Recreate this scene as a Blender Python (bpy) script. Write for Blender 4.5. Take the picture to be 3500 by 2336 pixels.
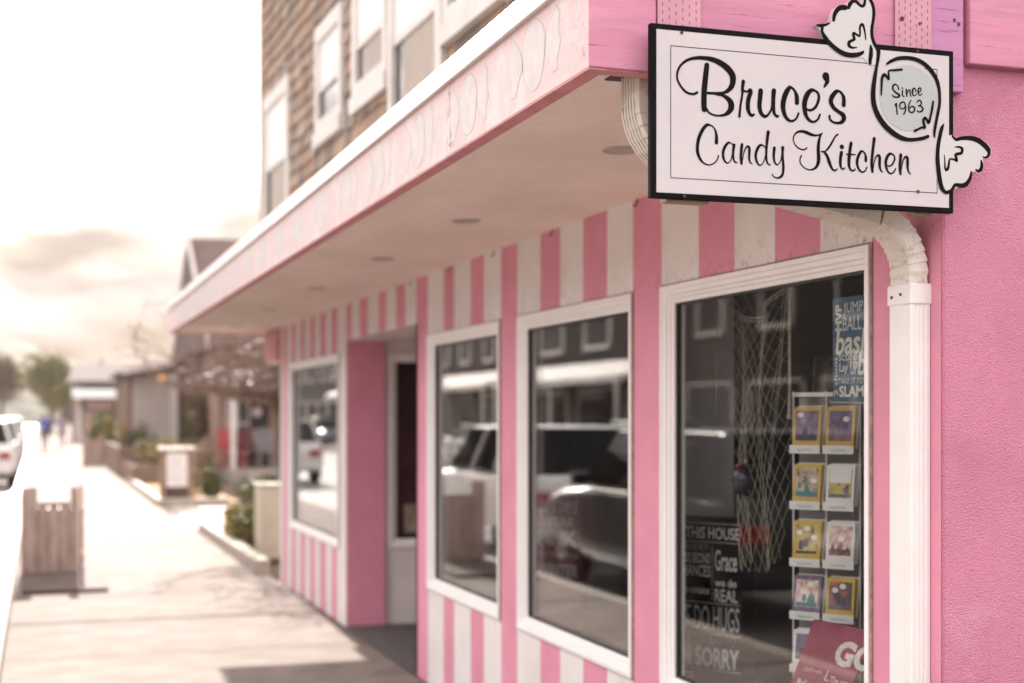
import bpy, bmesh, math, random
import numpy as np
from mathutils import Vector, Matrix, Euler
random.seed(7); RNG = np.random.default_rng(7)
for o in list(bpy.data.objects): bpy.data.objects.remove(o)
SC = bpy.context.scene
COL = SC.collection
R = math.radians

# ------------------------------------------------------------------ camera
cd = bpy.data.cameras.new('camera'); cam = bpy.data.objects.new('camera', cd); COL.objects.link(cam)
cd.sensor_width = 36.0; cd.lens = 50.0; cd.shift_y = 0.0719
cd.clip_start = 0.05; cd.clip_end = 6000
cam.location = (0, 0, 1.6); cam.rotation_euler = (R(90), 0, R(-18.4))
cd.dof.use_dof = True; cd.dof.focus_distance = 3.65; cd.dof.aperture_fstop = 2.0; cd.dof.aperture_blades = 9
SC.camera = cam

# ------------------------------------------------------------------ sky, sun, exposure
SUN_EL, SUN_AZ = 24.0, 1.5          # degrees; azimuth measured from +Y towards +X
w = bpy.data.worlds.new('World'); SC.world = w; w.use_nodes = True
nt = w.node_tree; nt.nodes.clear()
def N(t, **k):
    n = nt.nodes.new(t)
    for a, b in k.items(): setattr(n, a, b)
    return n
out = N('ShaderNodeOutputWorld'); bg = N('ShaderNodeBackground'); bg.inputs['Strength'].default_value = 0.10
sky = N('ShaderNodeTexSky'); sky.sky_type = 'NISHITA'; sky.sun_disc = False
sky.sun_elevation = R(SUN_EL); sky.sun_rotation = R(SUN_AZ); sky.air_density = 1.0; sky.dust_density = 2.0; sky.ozone_density = 1.0
tc = N('ShaderNodeTexCoord'); mp = N('ShaderNodeMapping'); mp.inputs['Scale'].default_value = (1.0, 1.0, 3.2); mp.inputs['Location'].default_value = (2.0, .4, 0)
nz = N('ShaderNodeTexNoise'); nz.inputs['Scale'].default_value = 2.4; nz.inputs['Detail'].default_value = 7; nz.inputs['Roughness'].default_value = 0.55
rp = N('ShaderNodeValToRGB'); rp.color_ramp.elements[0].position = 0.34; rp.color_ramp.elements[0].color = (.92, .92, .92, 1)
rp.color_ramp.elements[1].position = 0.62; rp.color_ramp.elements[1].color = (.97, .97, .97, 1)
nz2 = N('ShaderNodeTexNoise'); nz2.inputs['Scale'].default_value = 4.6; nz2.inputs['Detail'].default_value = 5
rp2 = N('ShaderNodeValToRGB'); rp2.color_ramp.elements[0].position = 0.44; rp2.color_ramp.elements[0].color = (1.3, 1.19, 1.17, 1)
rp2.color_ramp.elements[1].position = 0.66; rp2.color_ramp.elements[1].color = (7.4, 6.85, 6.75, 1)
mx = N('ShaderNodeMixRGB')
L = nt.links.new
L(tc.outputs['Generated'], mp.inputs['Vector']); L(mp.outputs['Vector'], nz.inputs['Vector']); L(mp.outputs['Vector'], nz2.inputs['Vector'])
L(nz.outputs['Fac'], rp.inputs['Fac']); L(nz2.outputs['Fac'], rp2.inputs['Fac'])
L(rp.outputs['Color'], mx.inputs['Fac']); L(sky.outputs['Color'], mx.inputs['Color1']); L(rp2.outputs['Color'], mx.inputs['Color2'])
# low band of thicker grey cloud all round the horizon
sp = N('ShaderNodeSeparateXYZ'); L(tc.outputs['Generated'], sp.inputs['Vector'])
nz3 = N('ShaderNodeTexNoise'); nz3.inputs['Scale'].default_value = 5.0; nz3.inputs['Detail'].default_value = 4; L(mp.outputs['Vector'], nz3.inputs['Vector'])
ad = N('ShaderNodeMath', operation='MULTIPLY_ADD'); ad.inputs[1].default_value = 0.16; L(nz3.outputs['Fac'], ad.inputs[0]); L(sp.outputs['Z'], ad.inputs[2])
hb = N('ShaderNodeValToRGB'); hb.color_ramp.elements[0].position = 0.16; hb.color_ramp.elements[0].color = (.185, .180, .183, 1)
hb.color_ramp.elements[1].position = 0.27; hb.color_ramp.elements[1].color = (1, 1, 1, 1); L(ad.outputs['Value'], hb.inputs['Fac'])
ml = N('ShaderNodeMixRGB', blend_type='MULTIPLY'); ml.inputs['Fac'].default_value = 1.0
L(mx.outputs['Color'], ml.inputs['Color1']); L(hb.outputs['Color'], ml.inputs['Color2'])
L(ml.outputs['Color'], bg.inputs['Color']); L(bg.outputs['Background'], out.inputs['Surface'])
sd = bpy.data.lights.new('sun', 'SUN'); sun = bpy.data.objects.new('sun', sd); COL.objects.link(sun)
sd.energy = 1.5; sd.angle = R(0.6); sd.color = (1.0, 0.89, 0.81)
sdir = Vector((math.sin(R(SUN_AZ)) * math.cos(R(SUN_EL)), math.cos(R(SUN_AZ)) * math.cos(R(SUN_EL)), math.sin(R(SUN_EL))))
sun.rotation_euler = sdir.to_track_quat('Z', 'Y').to_euler(); sun.location = (0, 60, 40)
SC.view_settings.view_transform = 'Standard'; SC.view_settings.look = 'None'
SC.view_settings.exposure = 3.0; SC.view_settings.gamma = 1.0; SC.view_settings.use_curve_mapping = False
SC.render.engine = 'CYCLES'
SC.cycles.use_denoising = True
SC.cycles.max_bounces = 7; SC.cycles.diffuse_bounces = 4; SC.cycles.glossy_bounces = 3; SC.cycles.volume_bounces = 0; SC.cycles.transparent_max_bounces = 16
SC.cycles.caustics_reflective = False; SC.cycles.caustics_refractive = False
SC.cycles.sample_clamp_indirect = 8.0

# ------------------------------------------------------------------ materials
MATS = {}
def mat(name, col, rough=0.7, var=0.12, vscale=6.0, bump=0.0, bscale=80.0, metallic=0.0, spec=0.5, col2=None, stretch=(1, 1, 1), emis=None, estr=0.0, lo=0.35, hi=0.65, bdist=0.002, coord='Object', detail=5):
    if name in MATS: return MATS[name]
    m = bpy.data.materials.new(name); m.use_nodes = True; t = m.node_tree; n = t.nodes; l = t.links
    b = n['Principled BSDF']
    b.inputs['Roughness'].default_value = rough; b.inputs['Metallic'].default_value = metallic; b.inputs['Specular IOR Level'].default_value = spec
    c1 = tuple(max(0, x * (1 - var)) for x in col) if col2 is None else col
    c2 = tuple(min(1, x * (1 + var)) for x in col) if col2 is None else col2
    tc = n.new('ShaderNodeTexCoord'); mp = n.new('ShaderNodeMapping'); mp.inputs['Scale'].default_value = stretch
    l.new(tc.outputs[coord], mp.inputs['Vector'])
    nz = n.new('ShaderNodeTexNoise'); nz.inputs['Scale'].default_value = vscale; nz.inputs['Detail'].default_value = detail; nz.inputs['Roughness'].default_value = 0.6
    l.new(mp.outputs['Vector'], nz.inputs['Vector'])
    r = n.new('ShaderNodeValToRGB'); r.color_ramp.elements[0].position = lo; r.color_ramp.elements[1].position = hi
    r.color_ramp.elements[0].color = (*c1, 1); r.color_ramp.elements[1].color = (*c2, 1)
    l.new(nz.outputs['Fac'], r.inputs['Fac']); l.new(r.outputs['Color'], b.inputs['Base Color'])
    if bump > 0:
        nb = n.new('ShaderNodeTexNoise'); nb.inputs['Scale'].default_value = bscale; nb.inputs['Detail'].default_value = 4
        l.new(mp.outputs['Vector'], nb.inputs['Vector'])
        bp = n.new('ShaderNodeBump'); bp.inputs['Strength'].default_value = bump; bp.inputs['Distance'].default_value = bdist
        l.new(nb.outputs['Fac'], bp.inputs['Height']); l.new(bp.outputs['Normal'], b.inputs['Normal'])
    if emis:
        b.inputs['Emission Color'].default_value = (*emis, 1); b.inputs['Emission Strength'].default_value = estr
    MATS[name] = m
    return m
def tools(m):
    t = m.node_tree; return t.nodes, t.links, t.nodes['Principled BSDF']
def basecol_socket(m):
    t = m.node_tree; b = t.nodes['Principled BSDF']
    return b.inputs['Base Color'].links[0].from_socket
def grime_or_shade(m, col, scale, lo, hi, amount=1.0, stretch=(1, 1, 1), zband=None, coord='Object', yband=None):
    """dirt spots or painted shade bands: noise threshold, optionally only inside a band of height (fades out across the band)"""
    n, l, b = tools(m); src = basecol_socket(m)
    tc = n.new('ShaderNodeTexCoord'); mp = n.new('ShaderNodeMapping'); mp.inputs['Scale'].default_value = stretch
    mp.inputs['Location'].default_value = (scale * .37, 1.7, scale * .11)
    l.new(tc.outputs[coord], mp.inputs['Vector'])
    nz = n.new('ShaderNodeTexNoise'); nz.inputs['Scale'].default_value = scale; nz.inputs['Detail'].default_value = 8; nz.inputs['Roughness'].default_value = 0.7
    l.new(mp.outputs['Vector'], nz.inputs['Vector'])
    mr = n.new('ShaderNodeMapRange'); mr.inputs['From Min'].default_value = lo; mr.inputs['From Max'].default_value = hi; mr.inputs['To Max'].default_value = amount
    l.new(nz.outputs['Fac'], mr.inputs['Value']); fac = mr.outputs['Result']
    for axis, band in (('Z', zband), ('Y', yband)):
        if not band: continue
        sp = n.new('ShaderNodeSeparateXYZ'); l.new(tc.outputs[coord], sp.inputs['Vector'])
        val = sp.outputs[axis]
        acc = None
        for (a, bb) in band:                       # ramps: value goes 0 -> 1 from a to bb
            r2 = n.new('ShaderNodeMapRange'); r2.inputs['From Min'].default_value = a; r2.inputs['From Max'].default_value = bb
            l.new(val, r2.inputs['Value'])
            mm = n.new('ShaderNodeMath'); mm.operation = 'MULTIPLY'
            l.new(fac, mm.inputs[0]); l.new(r2.outputs['Result'], mm.inputs[1]); fac = mm.outputs['Value']
    mix = n.new('ShaderNodeMixRGB'); mix.inputs['Color2'].default_value = (*col, 1)
    l.new(fac, mix.inputs['Fac']); l.new(src, mix.inputs['Color1']); l.new(mix.outputs['Color'], b.inputs['Base Color'])
    return m
def glass(name, tint=(1, 1, 1), wobble=0.0, ior=1.52, body=None):
    if name in MATS: return MATS[name]
    m = bpy.data.materials.new(name); m.use_nodes = True; t = m.node_tree; n = t.nodes; l = t.links; n.clear()
    o = n.new('ShaderNodeOutputMaterial'); mixn = n.new('ShaderNodeMixShader'); tr = n.new('ShaderNodeBsdfTransparent'); gl = n.new('ShaderNodeBsdfGlossy'); fr = n.new('ShaderNodeFresnel')
    if body is not None:
        tr = n.new('ShaderNodeBsdfDiffuse')
        tr.inputs['Color'].default_value = (*body, 1)
    else: tr.inputs['Color'].default_value = (*tint, 1)
    gl.inputs['Roughness'].default_value = 0.0
    ge = n.new('ShaderNodeNewGeometry'); mi = n.new('ShaderNodeMapRange'); mi.inputs['To Min'].default_value = ior; mi.inputs['To Max'].default_value = 1 / ior   # same reflectance on the way out of the pane
    l.new(ge.outputs['Backfacing'], mi.inputs['Value']); l.new(mi.outputs['Result'], fr.inputs['IOR'])
    if wobble > 0:
        tc = n.new('ShaderNodeTexCoord'); nz = n.new('ShaderNodeTexNoise'); nz.inputs['Scale'].default_value = 2.2; nz.inputs['Detail'].default_value = 1
        bp = n.new('ShaderNodeBump'); bp.inputs['Strength'].default_value = wobble; bp.inputs['Distance'].default_value = 0.01
        l.new(tc.outputs['Object'], nz.inputs['Vector']); l.new(nz.outputs['Fac'], bp.inputs['Height']); l.new(bp.outputs['Normal'], gl.inputs['Normal'])
    l.new(fr.outputs['Fac'], mixn.inputs['Fac']); l.new(tr.outputs[0], mixn.inputs[1]); l.new(gl.outputs[0], mixn.inputs[2]); l.new(mixn.outputs[0], o.inputs['Surface'])
    MATS[name] = m
    return m

# ------------------------------------------------------------------ mesh helpers
class MB:
    def __init__(s): s.v = []; s.f = []; s.mi = []; s.cur = 0
    def face(s, pts):
        i = len(s.v); s.v += [tuple(p) for p in pts]; s.f.append(tuple(range(i, i + len(pts)))); s.mi.append(s.cur); return s
    def box(s, x0, x1, y0, y1, z0, z1):
        if x0 > x1: x0, x1 = x1, x0
        if y0 > y1: y0, y1 = y1, y0
        if z0 > z1: z0, z1 = z1, z0
        i = len(s.v)
        s.v += [(x0, y0, z0), (x1, y0, z0), (x1, y1, z0), (x0, y1, z0), (x0, y0, z1), (x1, y0, z1), (x1, y1, z1), (x0, y1, z1)]
        for q in ((0, 3, 2, 1), (4, 5, 6, 7), (0, 1, 5, 4), (1, 2, 6, 5), (2, 3, 7, 6), (3, 0, 4, 7)):
            s.f.append(tuple(i + k for k in q)); s.mi.append(s.cur)
        return s
    def obox(s, o, a, b, c):
        """box from corner o along vectors a, b, c"""
        o, a, b, c = map(Vector, (o, a, b, c)); i = len(s.v)
        s.v += [tuple(p) for p in (o, o + a, o + a + b, o + b, o + c, o + a + c, o + a + b + c, o + b + c)]
        for q in ((0, 3, 2, 1), (4, 5, 6, 7), (0, 1, 5, 4), (1, 2, 6, 5), (2, 3, 7, 6), (3, 0, 4, 7)):
            s.f.append(tuple(i + k for k in q)); s.mi.append(s.cur)
        return s
    def bar(s, p, q, w, h=None):
        """square bar between two points"""
        p, q = Vector(p), Vector(q); d = (q - p); ln = d.length
        if ln < 1e-6: return s
        d.normalize(); up = Vector((0, 0, 1)) if abs(d.z) < .95 else Vector((0, 1, 0))
        a = d.cross(up).normalized() * w; b = a.cross(d).normalized() * (h or w)
        return s.obox(p - a / 2 - b / 2, a, b, d * ln)
    def tube(s, pts, rad, n=8, cap=True):
        pts = [Vector(p) for p in pts]; m = len(pts)
        rs = rad if isinstance(rad, (list, tuple)) else [rad] * m
        i0 = len(s.v); prev = None
        for k in range(m):
            d = (pts[min(k + 1, m - 1)] - pts[max(k - 1, 0)])
            if d.length < 1e-9: d = Vector((0, 0, 1))
            d.normalize()
            if prev is None:
                up = Vector((0, 0, 1)) if abs(d.z) < .9 else Vector((1, 0, 0)); a = d.cross(up).normalized()
            else:
                a = (prev - d * prev.dot(d))
                a = a.normalized() if a.length > 1e-6 else d.orthogonal().normalized()
            prev = a; b = d.cross(a)
            for j in range(n):
                t = 2 * math.pi * j / n
                s.v.append(tuple(pts[k] + (a * math.cos(t) + b * math.sin(t)) * rs[k]))
        for k in range(m - 1):
            for j in range(n):
                j2 = (j + 1) % n
                s.f.append((i0 + k * n + j, i0 + k * n + j2, i0 + (k + 1) * n + j2, i0 + (k + 1) * n + j)); s.mi.append(s.cur)
        if cap:
            s.f.append(tuple(i0 + j for j in reversed(range(n)))); s.mi.append(s.cur)
            s.f.append(tuple(i0 + (m - 1) * n + j for j in range(n))); s.mi.append(s.cur)
        return s
    def loft(s, secs, cap=True, closed=True):
        n = len(secs[0]); i0 = len(s.v)
        for q in secs: s.v += [tuple(p) for p in q]
        for k in range(len(secs) - 1):
            for j in range(n if closed else n - 1):
                j2 = (j + 1) % n
                s.f.append((i0 + k * n + j, i0 + k * n + j2, i0 + (k + 1) * n + j2, i0 + (k + 1) * n + j)); s.mi.append(s.cur)
        if cap:
            s.f.append(tuple(i0 + j for j in reversed(range(n)))); s.mi.append(s.cur)
            s.f.append(tuple(i0 + (len(secs) - 1) * n + j for j in range(n))); s.mi.append(s.cur)
        return s
    def prism(s, poly, ext):
        """polygon (3-D points) extruded by vector ext"""
        ext = Vector(ext); return s.loft([[Vector(p) for p in poly], [Vector(p) + ext for p in poly]])
    def lathe(s, prof, c=(0, 0, 0), n=16, axis='Z'):
        secs = []
        for (r, h) in prof:
            ring = []
            for j in range(n):
                t = 2 * math.pi * j / n; x, y = r * math.cos(t), r * math.sin(t)
                p = (x, y, h) if axis == 'Z' else ((h, x, y) if axis == 'X' else (x, h, y))
                ring.append((c[0] + p[0], c[1] + p[1], c[2] + p[2]))
            secs.append(ring)
        return s.loft(secs)
    def build(s, name, m, parent=None, smooth=False, bevel=0.0, seg=2):
        me = bpy.data.meshes.new(name); me.from_pydata(s.v, [], s.f)
        ms = m if isinstance(m, (list, tuple)) else [m]
        for x in ms: me.materials.append(x)
        if len(ms) > 1: me.polygons.foreach_set('material_index', s.mi)
        o = link(name, me, parent)
        bm = bmesh.new(); bm.from_mesh(me); bmesh.ops.recalc_face_normals(bm, faces=bm.faces); bm.to_mesh(me); bm.free()
        if smooth: me.polygons.foreach_set('use_smooth', [True] * len(me.polygons))
        if bevel > 0:
            b = o.modifiers.new('bevel', 'BEVEL'); b.width = bevel; b.segments = seg; b.limit_method = 'ANGLE'; b.angle_limit = R(40)
        me.update(); return o
def link(name, me, parent=None):
    o = bpy.data.objects.new(name, me); COL.objects.link(o)
    if parent is not None: adopt(o, parent)
    return o
def adopt(o, parent):
    o.parent = parent
    if parent.get('_w'): o.matrix_parent_inverse = Matrix.Translation(-Vector(parent.location))
def tag(o, label=None, cat=None, group=None, kind=None):
    if label: o['label'] = label
    if cat: o['category'] = cat
    if group: o['group'] = group
    if kind: o['kind'] = kind
    return o
WROOT = []
def thing(name, label, cat, loc=(0, 0, 0), rz=0.0, group=None, world=False, parent=None):
    """Empty at the thing's base. world=True: its parts are modelled in scene coordinates"""
    o = bpy.data.objects.new(name, None); COL.objects.link(o); o.location = loc; o.rotation_euler = (0, 0, rz); o.empty_display_size = .1
    if world: o['_w'] = 1; WROOT.append(o)
    return tag(o, label, cat, group)
def struct(o): o['kind'] = 'structure'; return o

def strokes_mesh(name, strokes, frame, m, parent, lift=0.0, steps=5, fat=1.0):
    """pen strokes (x, z, half width in mm) laid on the plane frame = (origin, right, up, normal)"""
    O, r, u, nn = frame; b = MB()
    for si, st in enumerate(strokes):
        P = [Vector((p[0], p[1])) for p in st]; W = [p[2] * fat for p in st]
        pts, ws = [], []
        for i in range(len(P) - 1):
            p0, p1, p2, p3 = P[max(i - 1, 0)], P[i], P[i + 1], P[min(i + 2, len(P) - 1)]
            for k in range(steps):
                t = k / steps
                pts.append(.5 * ((2 * p1) + (p2 - p0) * t + (2 * p0 - 5 * p1 + 4 * p2 - p3) * t * t + (3 * p1 - p0 - 3 * p2 + p3) * t ** 3))
                ws.append(W[i] + (W[i + 1] - W[i]) * (t * t * (3 - 2 * t)))
        pts.append(P[-1]); ws.append(W[-1])
        lz = lift + si * 0.00004
        def to3(q): return O + r * (q.x * .001) + u * (q.y * .001) + nn * lz
        Lq, Rq = [], []
        for i in range(len(pts)):
            d = pts[min(i + 1, len(pts) - 1)] - pts[max(i - 1, 0)]
            d = d.normalized() if d.length > 1e-6 else Vector((1, 0)); nrm = Vector((-d.y, d.x))
            Lq.append(pts[i] + nrm * ws[i]); Rq.append(pts[i] - nrm * ws[i])
        d0 = (pts[1] - pts[0]).normalized(); d1 = (pts[-1] - pts[-2]).normalized()
        def cap(c, d, wd):
            a0 = math.atan2(d.y, d.x)
            return [c + Vector((math.cos(a0 + math.pi / 2 - math.pi * k / 8), math.sin(a0 + math.pi / 2 - math.pi * k / 8))) * wd for k in range(9)]
        for i in range(len(pts) - 1):
            b.face([to3(Lq[i]), to3(Rq[i]), to3(Rq[i + 1]), to3(Lq[i + 1])])
        b.face([to3(q) for q in cap(pts[-1], d1, ws[-1])])
        b.face([to3(q) for q in cap(pts[0], -d0, ws[0])])
    return b.build(name, m, parent)
_txt = {}
def text_mesh(s, bold=0.0, shear=0.0):
    key = (s, bold, shear)
    if key not in _txt:
        c = bpy.data.curves.new('t', 'FONT'); c.body = s; c.offset = bold; c.shear = shear; c.resolution_u = 3
        o = bpy.data.objects.new('t', c); COL.objects.link(o)
        dg = bpy.context.evaluated_depsgraph_get(); me = bpy.data.meshes.new_from_object(o.evaluated_get(dg))
        V = [v.co.copy() for v in me.vertices]; F = [tuple(p.vertices) for p in me.polygons]
        bpy.data.objects.remove(o); bpy.data.curves.remove(c); bpy.data.meshes.remove(me)
        _txt[key] = (V, F)
    return _txt[key]
def add_text(b, s, O, r, u, nn, wid, hei, lift=0.0006, bold=0.0, shear=0.0):
    """fit the words s into the rectangle (O, r*wid, u*hei)"""
    V, F = text_mesh(s, bold, shear)
    x0 = min(v.x for v in V); x1 = max(v.x for v in V); y0 = min(v.y for v in V); y1 = max(v.y for v in V)
    i = len(b.v); O, r, u, nn = map(Vector, (O, r, u, nn))
    for v in V: b.v.append(tuple(O + r * ((v.x - x0) / (x1 - x0) * wid) + u * ((v.y - y0) / (y1 - y0) * hei) + nn * lift))
    for f in F: b.f.append(tuple(i + k for k in f)); b.mi.append(b.cur)
    return b
def leaf_cloud(b, c, rad, n, size, clumps=14, flat=.0, jitter=1.0):
    """many small leaf faces gathered into clumps inside an ellipsoid"""
    c = np.array(c); rad = np.array(rad)
    cen = RNG.normal(size=(clumps, 3)); cen /= np.linalg.norm(cen, axis=1)[:, None]
    cen = c + cen * rad * RNG.uniform(.35, .8, size=(clumps, 1))
    cr = RNG.uniform(.28, .5, size=clumps)
    k = RNG.integers(0, clumps, size=n)
    p = RNG.normal(size=(n, 3)); p /= np.linalg.norm(p, axis=1)[:, None]
    pos = cen[k] + p * (rad * cr[k][:, None]) * RNG.uniform(.55, 1.0, size=(n, 1)) ** .6
    a = RNG.normal(size=(n, 3)); a /= np.linalg.norm(a, axis=1)[:, None]
    t = RNG.normal(size=(n, 3)); q = np.cross(a, t); q /= np.linalg.norm(q, axis=1)[:, None]
    s = size * RNG.uniform(.6, 1.4, size=(n, 1))
    v = np.stack([pos - a * s, pos - q * s * .5, pos + a * s, pos + q * s * .5], axis=1).reshape(-1, 3)
    i0 = len(b.v); b.v += [tuple(x) for x in v.tolist()]
    for j in range(n): b.f.append((i0 + 4 * j, i0 + 4 * j + 1, i0 + 4 * j + 2, i0 + 4 * j + 3)); b.mi.append(b.cur)
    return b

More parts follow.
